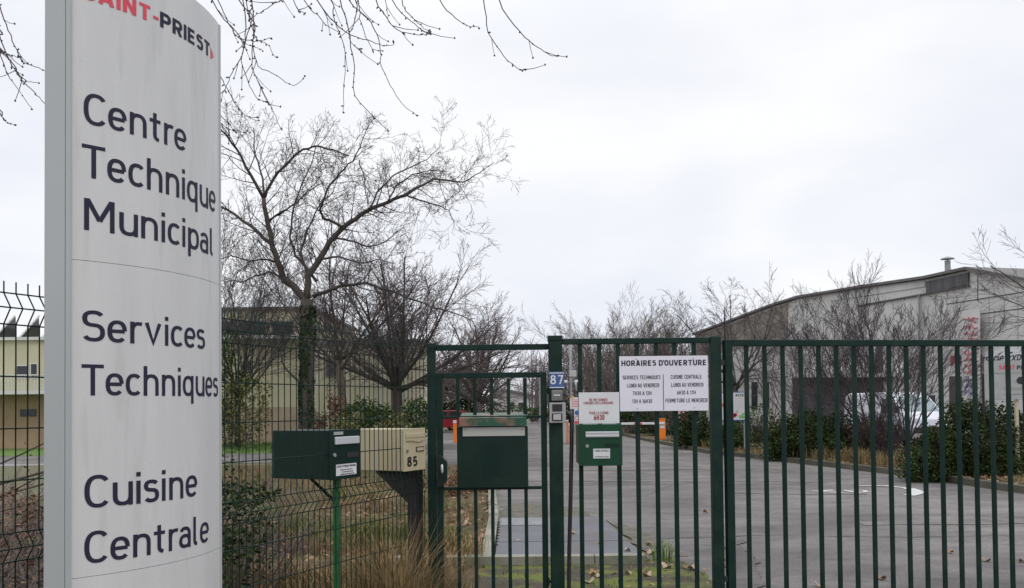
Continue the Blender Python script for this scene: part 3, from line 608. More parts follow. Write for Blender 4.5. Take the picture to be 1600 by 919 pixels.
mb = MB(); q = fr(.055, .070, .003); text_ds("CENTRE TECHNIQUE MUNICIPAL", q, FD, (0, 0, 1), .188, .012, .18, mb=mb)
for k, (u0, u1) in enumerate(((.09, .21), (.105, .2), (.09, .215))):
    u = u0
    while u < u1:
        w_ = rnd(.008, .02); q = fr(u, .052 - k * .013, .0025); mb.prism([q, q + FD * w_, q + FD * w_ + Vector((0, 0, .006)), q + Vector((0, 0, .006))], FN * .0004); u += w_ + .005
part('lettering', mb, 'ink', st)
mb = MB(); pc = onplane(525.5, 760, fpt(5) - FN * .06, FN); mb.tube([(pc.x, pc.y, 0), (pc.x, pc.y, zb + .002)], .0205, 14); part('post', mb, 'postgreen', th, 'bright green round post')
mb = MB(); back = Vector((pc.x, pc.y, zb)) - FN * .2; mb.tube([back, Vector((pc.x, pc.y, zb - .15))], .010, 8); part('brace', mb, 'darkgreen', th)
zt2 = onplane(631, 670, fpt(5) + FN * .03, FN).z
th, d, fr, o, zb = fmailbox(5.95, 0, .27, .42, .283, zt2, 'cream', 'cream_mailbox', 'cream mailbox numbered 85 on a dark post beside the gate post', 631)
mb = fbox(fr, .02, .245, .22, .25, .010); pts = [fr(.02, .2), fr(.10, .197), (fr(.17, .188)), fr(.22, .195), fr(.245, .205), fr(.245, .219), fr(.02, .219)]
mb.prism(pts, FN * .008); part('flap', mb, 'cream', d, bevel=.003)
part('lock', MB().tube([fr(.035, .135), fr(.035, .135, .008)], .010, 12), 'grey', d)
nh = part('name_holder', fbox(fr, .145, .245, .125, .158, .004), 'brownb', d); part('name_strip', fbox(fr, .153, .237, .131, .152, .0048), 'cream', nh)
mb = MB(); q = fr(.035, .030, .002); text_ds("85", q, FD, (0, 0, 1), .125, .066, .20, .2, mb=mb); part('number', mb, 'black', d)
mb = MB(); pc = onplane(649, 800, fpt(5) - FN * .09, FN); pc = Vector((pc.x, pc.y, 0)); mb.obox(pc + Vector((0, 0, zb / 2)), FD * .045, FN * .035, (0, 0, zb / 2 - .001))
for k in range(3): mb.obox(pc + FD * (-.03 + .03 * k) + FN * .038 + Vector((0, 0, zb / 2)), FD * .006, FN * .004, (0, 0, zb / 2 - .02))
part('post', mb, 'brownb', th, 'dark brown wide post')
mb = MB(); tp = pc - FN * .03 + Vector((0, 0, zb - .002)); mb.prism([tp - FD * .04 + FN * .02, tp - FD * .04 - FN * .26, tp - FD * .04 - FN * .27 - Vector((0, 0, .03)), tp - FD * .04 - Vector((0, 0, .24)), tp - FD * .04 + FN * .02 - Vector((0, 0, .24))], FD * .08)
for k in range(7): mb.obox(tp - FN * (.02 + .035 * k) - Vector((0, 0, .02)), FD * .048, FN * .006, (0, 0, .018))
part('bracket', mb, 'brownb', th, 'ribbed triangular bracket')

# ------------------------------------------------------------------ totem sign (convex face)
A_, B_ = Vector((-1.48, 3.0, 0)), Vector((-1.195, 3.66, 0)); ch = (B_ - A_).length; cd = (B_ - A_).normalized(); cn = Vector((cd.y, -cd.x, 0))
SAG = .085; RA = (ch * ch / 4 + SAG * SAG) / (2 * SAG); HA = math.asin(ch / 2 / RA); AC = (A_ + B_) / 2 + cn * (SAG - RA)
def arc(t, off=0):      # t in 0..1
    a = -HA + 2 * HA * t; return AC + cd * math.sin(a) * (RA + off) + cn * math.cos(a) * (RA + off)
ARCL = 2 * HA * RA
def arc_px(px, py):
    best = None; prev = None
    for i in range(0, 401):
        t = i / 400; p = arc(t); q = P(px, py, p.y); dlt = q.x - p.x
        if prev is not None and prev[0] * dlt <= 0: return t, q.z
        if best is None or abs(dlt) < best[0]: best = (abs(dlt), t, q.z)
        prev = (dlt, t)
    return best[1], best[2]
tot = thing('totem_sign', 'tall off-white convex totem sign reading Centre Technique Municipal and Cuisine Centrale', 'sign', (-1.34, 3.35, 0))
HT = P(341, 38, 3.66).z; seams = [arc_px(106, 405)[1], arc_px(108, 905)[1]]
levels = [(0.02, seams[1] - .0008), (seams[1] + .0008, seams[0] - .0008), (seams[0] + .0008, HT)]
TH = .018
for z0, z1 in levels:
    mb = MB(); n = 28; ring = [arc(i / n) for i in range(n + 1)] + [arc(i / n, -TH) for i in range(n, -1, -1)]
    mb.prism([Vector((p.x, p.y, z0)) for p in ring], (0, 0, z1 - z0)); part('face_panel', mb, 'totem', tot)
mb = MB(); ring = [arc(i / 28, -TH - .003) for i in range(29)] + [B_ - cn * .09 , A_ - cn * .09]
mb.prism([Vector((p.x, p.y, .0)) for p in ring], (0, 0, HT - .006)); part('core', mb, 'seam', tot)
mb = MB()
ex = A_ - cd * .012; mb.prism([ex - cn * .012, ex + cd * .010 - cn * .012, ex + cd * .010 - cn * .108, ex - cn * .108], (0, 0, HT)); 
mb.prism([ex + cn * .012 , ex + cd * .010 + cn * .009, ex + cd * .010 - cn * .008, ex - cn * .008], (0, 0, HT))
part('edge_trim', mb, 'totem_edge', tot)
mb = MB(); ex = B_ + cd * .002; mb.prism([ex - cn * .0, ex + cd * .01 - cn * .0, ex + cd * .01 - cn * .14, ex - cn * .14], (0, 0, HT)); part('edge_trim', mb, 'totem_edge', tot)
mb = MB(); mb.box(-1.75, -1.0, 2.85, 3.85, -.02, .02); part('base_plate', mb, 'steel', tot)
def totem_line(s, pl, ytl, ybl, pr, m='ink', bold=.0, sp=1.05, nm='lettering'):
    t0, zb0 = arc_px(pl, ybl); zt0 = arc_px(pl, ytl)[1]
    # right end: same height z, so find t whose projection lands on column pr
    lo, hi = t0, 1.0
    for _ in range(40):
        mid = (lo + hi) / 2; p = arc(mid); v = CM.transposed() @ (Vector((p.x, p.y, zb0)) - EYE); x = 800 + F * v.x / -v.z
        if x < pr: lo = mid
        else: hi = mid
    wd = (lo - t0) * ARCL
    def fn(x, y, l): p = arc(t0 + x / ARCL, .0012 + l); return Vector((p.x, p.y, zb0 + y))
    mb = text_ds(s, None, None, None, wd, zt0 - zb0, .118, .12, None, fn); part(nm, mb, m, tot); return t0, lo, zb0, zt0
totem_line('Centre', 130, 143, 193, 291); totem_line('Technique', 127, 224, 276, 336.5); totem_line('Municipal', 131, 309, 359, 332)
totem_line('Services', 128, 484, 533, 320); totem_line('Techniques', 127, 569, 618, 340.2)
totem_line('Cuisine', 131, 743, 795, 308); totem_line('Centrale', 131, 831, 882, 326)
# town name: SAINT- in red, PRIEST in dark, red arrow
tP, _ = arc_px(250, 50); zbP = arc_px(250, 46)[1]; zz = arc_px(322, 91)[1]; zb0 = (zbP + zz) / 2 + .012; capT = arc_px(250, 22)[1] - zbP
def on(t0):
    def fn(x, y, l=0): p = arc(t0 + x / ARCL, .0012 + l); return Vector((p.x, p.y, zb0 + y))
    return fn
t1 = arc_px(327, 93)[0]; t_r = arc_px(247, 45)[0]
part('lettering', text_ds('PRIEST', None, None, None, (t1 - tP) * ARCL, capT, .20, .10, None, on(tP)), 'ink', tot)
part('lettering', text_ds('SAINT-', None, None, None, (t_r - .045) * ARCL, capT, .20, .10, None, on(.045)), 'red', tot)
mb = MB(); f_ = on(arc_px(328.5, 94)[0]); mb.poly([f_(0, -.002), f_(.034, capT * .32), f_(0, capT * .86)]); part('arrow', mb, 'red', tot)
mb = MB(); f_ = on(arc_px(208, 30)[0]); text_ds('VILLE DE', None, None, None, .16, .02, .15, .15, mb, lambda x, y, l: f_(x - .06, y + capT * 1.75, l)); part('lettering', mb, 'ink', tot)

# ------------------------------------------------------------------ foliage helpers
def grow(T, Cw, p, d, Ln, r, lvl, mx, o):
    n = max(3, int(3 + Ln / o.get('seg', .5))) if lvl < 3 else 3
    n = min(n, 10); st = Ln / n; pts = [p.copy()]; rads = [r]; d = d.normalized()
    for i in range(n):
        wv = o.get('wig', .22) * (1 + .25 * lvl)
        d = (d + Vector((rnd(-1, 1), rnd(-1, 1), rnd(-1, 1))) * wv * .5 + Vector((0, 0, o.get('up', .06)))).normalized()
        p = p + d * st; pts.append(p.copy()); rads.append(max(o.get('rmin', .004), r * (1 - .72 * (i + 1) / n)))
    (T if lvl <= 1 else Cw).tube(pts, rads, 7 if lvl == 0 else (5 if lvl == 1 else 3), cap=lvl < 2)
    spawn(T, Cw, pts, rads, lvl, mx, Ln, o)
def spawn(T, Cw, pts, rads, lvl, mx, Ln, o, t0=None):
    if lvl >= mx: return
    nk = o['kids'][lvl] if lvl < len(o['kids']) else 3; t0 = o.get('t0', .25) if t0 is None else t0
    for k in range(nk):
        t = t0 + (1 - t0) * (k + rnd(.1, .9)) / nk; fi = t * (len(pts) - 1); i = min(int(fi), len(pts) - 2)
        q = pts[i].lerp(pts[i + 1], fi - i); dd = (pts[i + 1] - pts[i]).normalized()
        ax = dd.orthogonal().normalized(); ax.rotate(Matrix.Rotation(rnd(0, 6.283), 3, dd))
        ang = R(rnd(*o.get('ang', (28, 62)))); nd = dd * math.cos(ang) + ax * math.sin(ang)
        rr = max(o.get('rmin', .004), rads[i] * rnd(.42, .62))
        grow(T, Cw, q, nd, Ln * o.get('ratio', .55) * rnd(.65, 1.15) * (1.1 - .4 * t), rr, lvl + 1, mx, o)
def tree(name, label, base, H, th, tr, nl, spread, o, mx=4, bark='bark', tw='twig', group=None, cat='tree', lean=(0, 0), limb=None):
    base = Vector(base); t = thing(name, label, cat, base, group); T, Cw = MB(), MB()
    top = base + Vector((lean[0], lean[1], th)); tp = [base + Vector((0, 0, -.1)), base + Vector((lean[0] * .2 + rnd(-.03, .03), 0, th * .33)), base + Vector((lean[0] * .6 + rnd(-.05, .05), 0, th * .7)), top]
    T.tube(tp, [tr * 1.35, tr * 1.05, tr * .95, tr * .9], 10)
    Lb = limb or (H - th) * .62
    for k in range(nl):
        a = 2 * math.pi * (k + rnd(-.3, .3)) / nl; inc = R(rnd(*spread)); d = Vector((math.cos(a) * math.sin(inc), math.sin(a) * math.sin(inc), math.cos(inc)))
        grow(T, Cw, top - Vector((0, 0, rnd(0, .15 * th))), d, Lb * rnd(.85, 1.15), tr * rnd(.32, .48), 1, mx, o)
    part('trunk', T, bark, t, smooth=True); part('crown', Cw, tw, t); return t
def leaves(mb, c, rad, n, s, shell=.35, gap=.0, fr=1.2, zmin=.02):
    c = Vector(c); k = 0; tries = 0
    while k < n and tries < n * 8:
        tries += 1
        d = Vector((rnd(-1, 1), rnd(-1, 1), rnd(-1, 1)))
        l = d.length
        if l > 1 or l < .05: continue
        dn = d / l; rr = shell + (1 - shell) * l; bump = .62 + .6 * (noise.noise((dn * 2.3 + c * .37)) + .5) * 1.0 + .12 * noise.noise(dn * 6 + c)
        p = c + Vector((dn.x * rad[0], dn.y * rad[1], dn.z * rad[2])) * rr * bump
        if p.z < zmin: continue
        if gap and noise.noise(p * fr) < -gap: continue
        a = Vector((rnd(-1, 1), rnd(-1, 1), rnd(-.7, .7))).normalized(); b = a.orthogonal().normalized(); b.rotate(Matrix.Rotation(rnd(0, 6.28), 3, a))
        ss = s * rnd(.6, 1.4); mb.add([p - a * ss, p + b * ss * .5, p + a * ss, p - b * ss * .5], [(0, 1, 2, 3)]); k += 1
def blades(mb, pos, n, h, spread, lean, wd=.004):
    for _ in range(n):
        a = rnd(0, 6.283); r = spread * math.sqrt(rnd(0, 1)); b = Vector((pos[0] + math.cos(a) * r, pos[1] + math.sin(a) * r, pos[2]))
        hh = h * rnd(.5, 1.1); a2 = a + rnd(-.9, .9); ln = lean * rnd(.2, 1.2) * hh; dx = Vector((math.cos(a2), math.sin(a2), 0))
        sd_ = Vector((-dx.y, dx.x, 0)) * wd; m1 = b + dx * ln * .3 + Vector((0, 0, hh * .62)); tip = b + dx * ln + Vector((0, 0, hh * rnd(.8, 1)))
        mb.add([b - sd_, b + sd_, m1 + sd_ * .8, m1 - sd_ * .8, tip], [(0, 1, 2, 3), (3, 2, 4)])
def stems(mb, c, n, h, spread, r=.006, out=.5):
    for _ in range(n):
        a = rnd(0, 6.283); k = rnd(0, 1); p = Vector(c) + Vector((math.cos(a), math.sin(a), 0)) * spread * k * .5
        d = Vector((math.cos(a) * out * k, math.sin(a) * out * k, 1)).normalized(); pts = [p]
        for i in range(5):
            d = (d + Vector((rnd(-1, 1), rnd(-1, 1), rnd(-.3, .5))) * .16).normalized(); p = p + d * h * rnd(.7, 1.1) / 5; pts.append(p)
        mb.tube(pts, [r, r * .9, r * .8, r * .7, r * .5, r * .3], 3, False)

# ------------------------------------------------------------------ main tree with limbs following the photograph
MY = 26.0
mt = thing('ivy_tree', 'tall bare tree with an ivy covered trunk beside the sign', 'tree', G(478, 722))
T, Cw = MB(), MB(); by = mt.location.y; MY = by
oM = dict(kids=[0, 7, 6, 4, 3], ratio=.50, wig=.19, up=.05, rmin=.0045, ang=(30, 70), seg=.35)
tr_px = [(476, 726), (479, 640), (482, 560), (479, 500), (480, 468)]
T.tube([P(a, b, MY) for a, b in tr_px], [.27, .21, .19, .185, .20], 12)
limbs = [([(480, 475), (462, 452), (445, 437), (434, 410), (426, 385), (418, 350), (412, 310)], .13, .07, -.2),
         ([(412, 310), (391, 273), (370, 233), (352, 208), (335, 195)], .06, .02, -.9),
         ([(412, 310), (426, 280), (452, 251), (474, 232), (495, 229), (520, 234), (545, 244)], .055, .02, -.3),
         ([(426, 385), (405, 365), (380, 345), (355, 328), (325, 310)], .07, .03, .6),
         ([(412, 310), (410, 280), (398, 240), (396, 200)], .04, .015, .5),
         ([(479, 470), (482, 430), (500, 405), (515, 380), (535, 355), (555, 343), (578, 327), (606, 315), (635, 305)], .12, .055, .1),
         ([(635, 305), (655, 291), (678, 280), (705, 283), (725, 285), (750, 270), (772, 254)], .045, .01, .5),
         ([(635, 305), (655, 313), (682, 320), (703, 330), (710, 352)], .03, .008, -.4),
         ([(535, 355), (505, 340), (499, 327), (513, 295), (530, 270), (553, 251), (566, 220), (578, 194)], .045, .01, -.7),
         ([(560, 251), (567, 269), (572, 300), (575, 325)], .02, .012, -.5),
         ([(490, 462), (515, 453), (540, 446), (570, 443), (610, 455), (650, 470), (690, 484), (735, 500)], .062, .014, -1.5),
         ([(495, 440), (478, 420), (462, 400), (452, 370), (458, 330), (470, 290), (485, 262), (493, 230)], .05, .015, 1.2),
         ([(434, 410), (415, 405), (390, 408), (362, 400), (340, 405)], .035, .012, -1.2),
         ([(578, 327), (590, 300), (612, 275), (640, 262), (668, 250), (690, 225)], .035, .008, 1.4),
         ([(482, 430), (470, 395), (480, 360), (500, 320), (520, 300), (532, 268)], .04, .01, .8),
         ([(445, 437), (420, 425), (400, 432), (375, 440), (350, 436)], .035, .01, -.8),
         ([(606, 315), (620, 290), (645, 272), (672, 266), (700, 268)], .03, .008, .9),
         ([(500, 405), (530, 402), (560, 412), (590, 406), (615, 412)], .035, .01, -1.3),
         ([(418, 350), (440, 330), (462, 318), (480, 300), (505, 285)], .035, .01, -.9),
         ([(520, 372), (545, 375), (575, 385), (600, 380), (622, 360)], .035, .01, 1.0)]
for pts, r0, r1, dz in limbs:
    n = len(pts); w_ = [P(a, b, MY + dz * 1.3 * (i / (n - 1))) for i, (a, b) in enumerate(pts)]
    sm = []
    for i in range(n - 1):
        for k in range(3): sm.append(w_[i].lerp(w_[i + 1], k / 3) + Vector((rnd(-1, 1), rnd(-1, 1), rnd(-1, 1))) * .025)
    sm.append(w_[-1]); rads = [r0 + (r1 - r0) * i / (len(sm) - 1) for i in range(len(sm))]
    T.tube(sm, rads, 6); Ln = sum((a - b).length for a, b in zip(sm, sm[1:]))
    oo = dict(oM); oo['kids'] = [0, int(3 + Ln * 4.6), 6, 4, 3]; oo['ratio'] = .5
    nk = oo['kids'][1]
    for k in range(nk):
        t = .12 + .88 * (k + rnd(0, 1)) / nk; fi = min(t, .999) * (len(sm) - 1); i = int(fi); q = sm[i].lerp(sm[i + 1], fi - i); dd = (sm[i + 1] - sm[i]).normalized()
        ax = dd.orthogonal().normalized(); ax.rotate(Matrix.Rotation(rnd(0, 6.283), 3, dd)); ang = R(rnd(35, 75)); nd = dd * math.cos(ang) + ax * math.sin(ang) + Vector((0, 0, .05))
        grow(T, Cw, q, nd, rnd(.6, 1.5), min(.022, rads[i] * .45), 2, 4, oo)
T.tube([P(a, b, MY - .15) for a, b in ((470, 598), (458, 588), (447, 577), (441, 566), (440, 556), (443, 553), (446, 557), (443, 560))], [.05, .04, .035, .03, .03, .03, .025, .02], 6)
part('trunk', T, 'bark', mt, smooth=True); part('crown', Cw, 'twig', mt)
mb = MB(); p0, p1 = P(477, 722, MY), P(481, 470, MY)
for k in range(3600):
    t = rnd(0, 1) ** 1.35 * .97; q = p0.lerp(p1, t); a = rnd(0, 6.283); r = .195 + .07 * noise.noise((t * 7, a, 0)) + rnd(0, .05) * (1 - t * .4); q = q + Vector((math.cos(a) * r, math.sin(a) * r, 0))
    ax = Vector((rnd(-1, 1), rnd(-1, 1), rnd(-1, 1))).normalized(); bx = ax.orthogonal().normalized(); s = rnd(.03, .06); mb.add([q - ax * s, q + bx * s * .7, q + ax * s, q - bx * s * .7], [(0, 1, 2, 3)])
part('ivy', mb, 'ivy', mt)

# ------------------------------------------------------------------ other bare trees
oR = dict(kids=[0, 9, 7, 5, 3], ratio=.50, wig=.13, up=.07, rmin=.007, ang=(16, 46), t0=.12, seg=.5)
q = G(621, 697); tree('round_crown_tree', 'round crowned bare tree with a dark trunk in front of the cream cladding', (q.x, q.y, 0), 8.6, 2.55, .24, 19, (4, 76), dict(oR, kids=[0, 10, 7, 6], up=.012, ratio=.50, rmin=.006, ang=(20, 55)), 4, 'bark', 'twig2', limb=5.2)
q = G(541, 705); tree('slender_tree', 'slender bare tree between the ivy tree and the round crowned tree', (q.x, q.y, 0), 7.6, 3.5, .16, 10, (6, 66), dict(oR, kids=[0, 9, 7, 5], rmin=.006, up=.02), 4, 'barkw', 'twig', lean=(-.25, 0), limb=4.3)
q = G(372, 700); tree('bushy_tree', 'bushy bare tree just right of the sign in front of the beige block', (q.x, q.y, 0), 7.8, 2.2, .11, 13, (5, 62), dict(oR, kids=[0, 9, 7, 5], rmin=.006, up=.03), 4, 'barkw', 'twig', limb=5.9)
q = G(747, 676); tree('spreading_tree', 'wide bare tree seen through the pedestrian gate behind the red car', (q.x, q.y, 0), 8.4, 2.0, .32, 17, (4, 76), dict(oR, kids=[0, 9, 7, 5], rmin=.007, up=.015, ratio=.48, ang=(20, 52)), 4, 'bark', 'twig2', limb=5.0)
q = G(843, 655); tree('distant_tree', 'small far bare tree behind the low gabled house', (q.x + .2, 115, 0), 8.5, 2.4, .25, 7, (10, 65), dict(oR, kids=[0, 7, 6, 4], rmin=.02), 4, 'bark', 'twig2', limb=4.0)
up_ = dict(oR, kids=[0, 9, 7, 5], ang=(18, 48), up=.05, rmin=.008, wig=.13)
for px, Y, H, nm, lb_ in ((955, 72, 11.2, 'upright_tree', 'tall upright bare tree behind the number 87 post and camera mast'), (912, 84, 8.4, 'upright_tree', 'shorter upright bare tree left of the camera mast, far down the yard'), (1003, 66, 9.0, 'upright_tree', 'upright bare tree behind the left half of the opening hours sign'), (1048, 60, 8.2, 'upright_tree', 'upright bare tree behind the right half of the opening hours sign')):
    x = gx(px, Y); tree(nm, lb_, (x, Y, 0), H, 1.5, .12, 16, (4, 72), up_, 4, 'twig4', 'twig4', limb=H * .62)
x = gx(1150, 46); tree('open_crown_tree', 'loose open crowned bare tree in front of the curved end of the warehouse', (x, 46, 0), 9.0, 2.6, .15, 9, (8, 62), dict(oR, kids=[0, 7, 6, 4], wig=.24, rmin=.007, up=.02), 4, 'bark', 'twig', limb=4.9)
x = gx(1395, 24.0); 
sh = dict(oR, kids=[0, 8, 6, 4], ang=(14, 38), up=.03, wig=.15, rmin=.0045, t0=.25)
x = gx(1350, 27); tree('multi_stem_tree', 'large bare multi stemmed shrub tree in the planted bed before the white van', (x, 26.5, .1), 5.9, .35, .062, 17, (6, 66), sh, 4, 'twig', 'twig', cat='tree', limb=3.8)
x = gx(1408, 25); tree('multi_stem_tree', 'bare shrub tree leaning right beside the white van windscreen', (x, 25, .1), 5.3, .3, .055, 13, (6, 68), sh, 4, 'twig', 'twig', lean=(.15, 0), limb=3.1)
x = gx(1262, 29); tree('multi_stem_tree', 'bare shrub tree rising out of the hedge left of the dark loading bay', (x, 29, .1), 5.2, .3, .05, 12, (5, 58), sh, 4, 'twig', 'twig', limb=3.4)
x = gx(1208, 31); tree('young_tree', 'thin young bare tree behind the ACCES sign', (x, 31, .1), 3.6, .7, .035, 5, (8, 45), dict(sh, kids=[0, 6, 4, 3]), 3, 'barkw', 'twig', limb=1.8)
x = gx(1790, 30); tree('edge_tree', 'bare tree whose branches reach in at the right edge above the warehouse', (x, 30, .1), 10, 3.4, .12, 14, (8, 82), dict(oR, kids=[0, 9, 7, 4], up=.035, rmin=.005, wig=.2), 4, 'bark', 'twig', limb=5.2)

# overhanging near tree: trunk left of the view, long hanging twigs with buds
ot = thing('overhanging_tree', 'large bare tree standing left of the view with budded twigs hanging over the sign', 'tree', (-4.9, 4.4, 0))
T, Cw, Bd = MB(), MB(), MB()
T.tube([(-4.9, 4.4, -.1), (-4.85, 4.4, 1.5), (-4.9, 4.45, 3.2), (-4.7, 4.5, 4.6), (-4.5, 4.5, 6.2)], [.30, .24, .22, .18, .12], 12)
l1 = [Vector(p) for p in ((-4.8, 4.45, 4.0), (-3.6, 4.6, 4.75), (-2.2, 4.7, 4.95), (-.9, 4.7, 4.9), (.2, 4.7, 4.65), (.9, 4.75, 4.35))]
l2 = [Vector(p) for p in ((-4.8, 4.4, 3.9), (-4.1, 4.3, 4.4), (-3.4, 4.4, 4.7), (-2.7, 4.5, 4.6))]
T.tube(l1, [.12, .085, .06, .04, .025, .01], 8); T.tube(l2, [.08, .06, .04, .02], 7)
S = lambda L_: [(330 + a / 2.784, b / 2.784) for a, b in L_]; S2 = lambda L_: [(a / 4.175, b / 4.175) for a, b in L_]
strands = [S(s) for s in ([(1250, 0), (1340, 140), (1420, 205), (1475, 238), (1500, 245)], [(1185, 0), (1205, 140), (1275, 245), (1340, 300), (1370, 305)], [(995, 0), (1050, 65), (1110, 110), (1165, 118)], [(720, 0), (755, 60), (805, 130), (905, 152), (955, 145)], [(785, 0), (870, 90), (920, 135), (955, 145)],
 [(600, 0), (680, 80), (720, 150), (738, 220), (738, 275), (780, 370), (830, 450), (890, 500)], [(560, 0), (590, 100), (605, 180), (620, 290), (627, 415), (725, 525), (765, 565)], [(525, 0), (535, 80), (580, 205), (580, 320), (572, 490)], [(630, 0), (625, 80), (603, 165), (650, 220)], [(640, 0), (650, 100), (700, 210), (745, 220)],
 [(405, 0), (460, 65), (510, 118), (560, 140)], [(460, 0), (540, 100), (600, 150), (680, 175), (750, 200), (795, 192)], [(180, 0), (165, 60), (190, 110), (185, 200), (205, 285), (290, 330), (355, 372), (405, 335)], [(120, 0), (175, 65), (160, 150), (130, 260), (160, 350), (200, 430), (235, 440)],
 [(140, 0), (150, 150), (130, 250), (90, 320), (60, 390), (35, 465)], [(175, 0), (182, 200), (180, 300), (230, 400), (270, 490), (300, 555)], [(0, 0), (110, 140), (140, 170), (200, 180), (255, 165)], [(30, 0), (75, 95), (105, 150), (150, 190), (225, 220)], [(150, 0), (190, 160), (240, 190), (280, 250)],
 [(-60, 150), (30, 310), (70, 390), (130, 490), (195, 512)], [(-60, 300), (30, 480), (100, 565), (170, 575)], [(360, 0), (385, 45), (410, 60)], [(300, -20), (280, 10), (230, 45), (175, 80)], [(755, 0), (770, 65)], [(-60, 380), (10, 470), (45, 540), (100, 570)], [(830, 0), (850, 50), (900, 100), (950, 140)])]
strands += [S2(s) for s in ([(-30, -20), (0, 50), (40, 160), (100, 300), (140, 390), (230, 435), (300, 468), (380, 500)], [(-40, 300), (0, 330), (70, 355), (140, 385)], [(-20, 170), (0, 235), (60, 390), (100, 460), (160, 540), (240, 620), (300, 690), (360, 760)], [(-20, 290), (0, 340), (50, 490), (90, 540), (215, 715)], [(-30, 690), (0, 740), (35, 795), (90, 815)], [(60, 390), (110, 470), (150, 510), (190, 530), (250, 540)])]
random.seed(21)
for k, st_ in enumerate(strands):
    Y = rnd(4.35, 4.95); pts = [P(a, b, Y + .0) for a, b in st_]; top = pts[0]
    near = min((l.lerp(l_, f_) for L_ in (l1, l2) for l, l_ in zip(L_, L_[1:]) for f_ in (0, .2, .4, .6, .8)), key=lambda v: (v - top - Vector((-.35, 0, .9))).length)
    if st_[0][1] <= 5: pre = [near, near.lerp(top, .45) + Vector((rnd(-.03, .03), 0, .12)), near.lerp(top, .8) + Vector((0, 0, .03))]
    else: pre = [top + Vector((-.9, 0, .9)), top + Vector((-.4, 0, .45))]
    full = pre + pts; n = len(full); sm = []
    for i in range(n - 1):
        a_, b_ = full[max(i - 1, 0)], full[min(i + 2, n - 1)]
        for j in range(4):
            t = j / 4; p1, p2 = full[i], full[i + 1]
            v = .5 * ((2 * p1) + (-a_ + p2) * t + (2 * a_ - 5 * p1 + 4 * p2 - b_) * t * t + (-a_ + 3 * p1 - 3 * p2 + b_) * t ** 3)
            sm.append(v + Vector((rnd(-1, 1), rnd(-1, 1), rnd(-1, 1))) * .004)
    sm.append(full[-1]); m_ = len(sm)
    Cw.tube(sm, [.0042 + (.0014 - .0042) * i / (m_ - 1) for i in range(m_)], 5)
    for i in range(len(pre) * 4, m_):
        if rnd(0, 1) < .4 or i == m_ - 1:
            q = sm[i]; dd = (sm[i] - sm[i - 1]).normalized(); sd_ = Vector((rnd(-1, 1), rnd(-1, 1), rnd(-1, 1))).normalized(); e = q + (dd * .5 + sd_) * rnd(.008, .018)
            Bd.tube([q, q.lerp(e, .6), e], [.002, .0048 if i < m_ - 1 else .006, .001], 5)
        if rnd(0, 1) < .10 and i < m_ - 2:
            d_ = (sm[i + 1] - sm[i]).normalized(); e = sm[i] + (d_ + Vector((rnd(-1, 1), 0, rnd(-.6, .6)))).normalized() * rnd(.05, .16); Cw.tube([sm[i], sm[i].lerp(e, .5) + Vector((0, 0, -.006)), e], [.0022, .0018, .0014], 4)
            Bd.tube([e - Vector((0, 0, .004)), e, e + Vector((0, 0, .008))], [.002, .006, .001], 5)
Cw.add(Bd.v, Bd.f); part('trunk', T, 'bark', ot, smooth=True); part('crown', Cw, 'twig3', ot)
random.seed(5)

# ------------------------------------------------------------------ shrubs, hedges
def shrub(name, label, c, rad, n, s, m, gap=.0, nst=14, cat='shrub', group=None, stem_m='barkw', extra=None, shell=.3, h=None):
    t = thing(name, label, cat, (c[0], c[1], 0), group); mb = MB(); leaves(mb, c, rad, n, s, shell, gap)
    for e in (extra or []): leaves(mb, e[0], e[1], e[2], s, shell, gap)
    part('foliage', mb, m, t); mb = MB(); stems(mb, (c[0], c[1], .0), nst, h or (c[2] + rad[2] * .7), max(rad[0], rad[1]) * .8, .012, .6); part('stems', mb, stem_m, t); return t
def at(px, py, Y): q = P(px, py, Y); return (q.x, q.y, q.z)
Y = 25.5; shrub('hedge_shrub', 'dark green leafy shrub behind the left bars of the vehicle gate', at(1256, 690, Y), (1.05, .9, .95), 7000, .042, 'leafd', extra=[(at(1225, 700, Y), (.7, .6, .6), 2600), (at(1305, 680, Y + .5), (.75, .7, .7), 3500)])
Y = 18.6; shrub('hedge_shrub', 'large dark green leafy shrub at the right edge below the town sign', at(1520, 700, Y), (1.05, .9, .85), 9000, .034, 'leafd', extra=[(at(1468, 715, Y), (.72, .6, .62), 5200), (at(1575, 690, Y + .2), (.72, .7, .82), 5200), (at(1512, 650, Y + .1), (.45, .4, .35), 1800), (at(1445, 735, Y - .4), (.5, .4, .38), 2200), (at(1545, 735, Y - .3), (.8, .4, .45), 3000)])
Y = 23; shrub('dense_shrub', 'dark tangled shrub under the bare multi stemmed tree', at(1350, 700, 25.6), (1.0, .7, .75), 3800, .045, 'leafd', stem_m='twig', nst=60, gap=.05)
q = G(1065, 702); shrub('twiggy_shrub', 'tangled brown leafless undergrowth at the foot of the multi stemmed tree', at(1368, 690, 25.2), (.95, .5, .7), 900, .035, 'brownleaf', stem_m='twig', nst=330, gap=.0, h=1.5)
shrub('evergreen_shrub', 'dark evergreen shrub right of the orange barrier box', at(1083, 672, 33), (.75, .8, .85), 4800, .05, 'leafd')
shrub('evergreen_shrub', 'low dark shrub beneath the ACCES sign', at(1148, 684, 31), (.9, .6, .55), 2600, .045, 'leaf', nst=40, gap=.1)
x_ = 0
shrub('roadside_shrub', 'brownish shrub behind the barrier arm', at(985, 668, 50), (2.2, 1.2, 1.0), 3600, .07, 'leafd', nst=120, stem_m='twig2', gap=.05)
shrub('roadside_shrub', 'brown and green scrub behind the orange barrier box', at(1035, 655, 46), (1.6, 1.2, 1.5), 3000, .06, 'leafd', nst=120, stem_m='twig2', gap=.15)
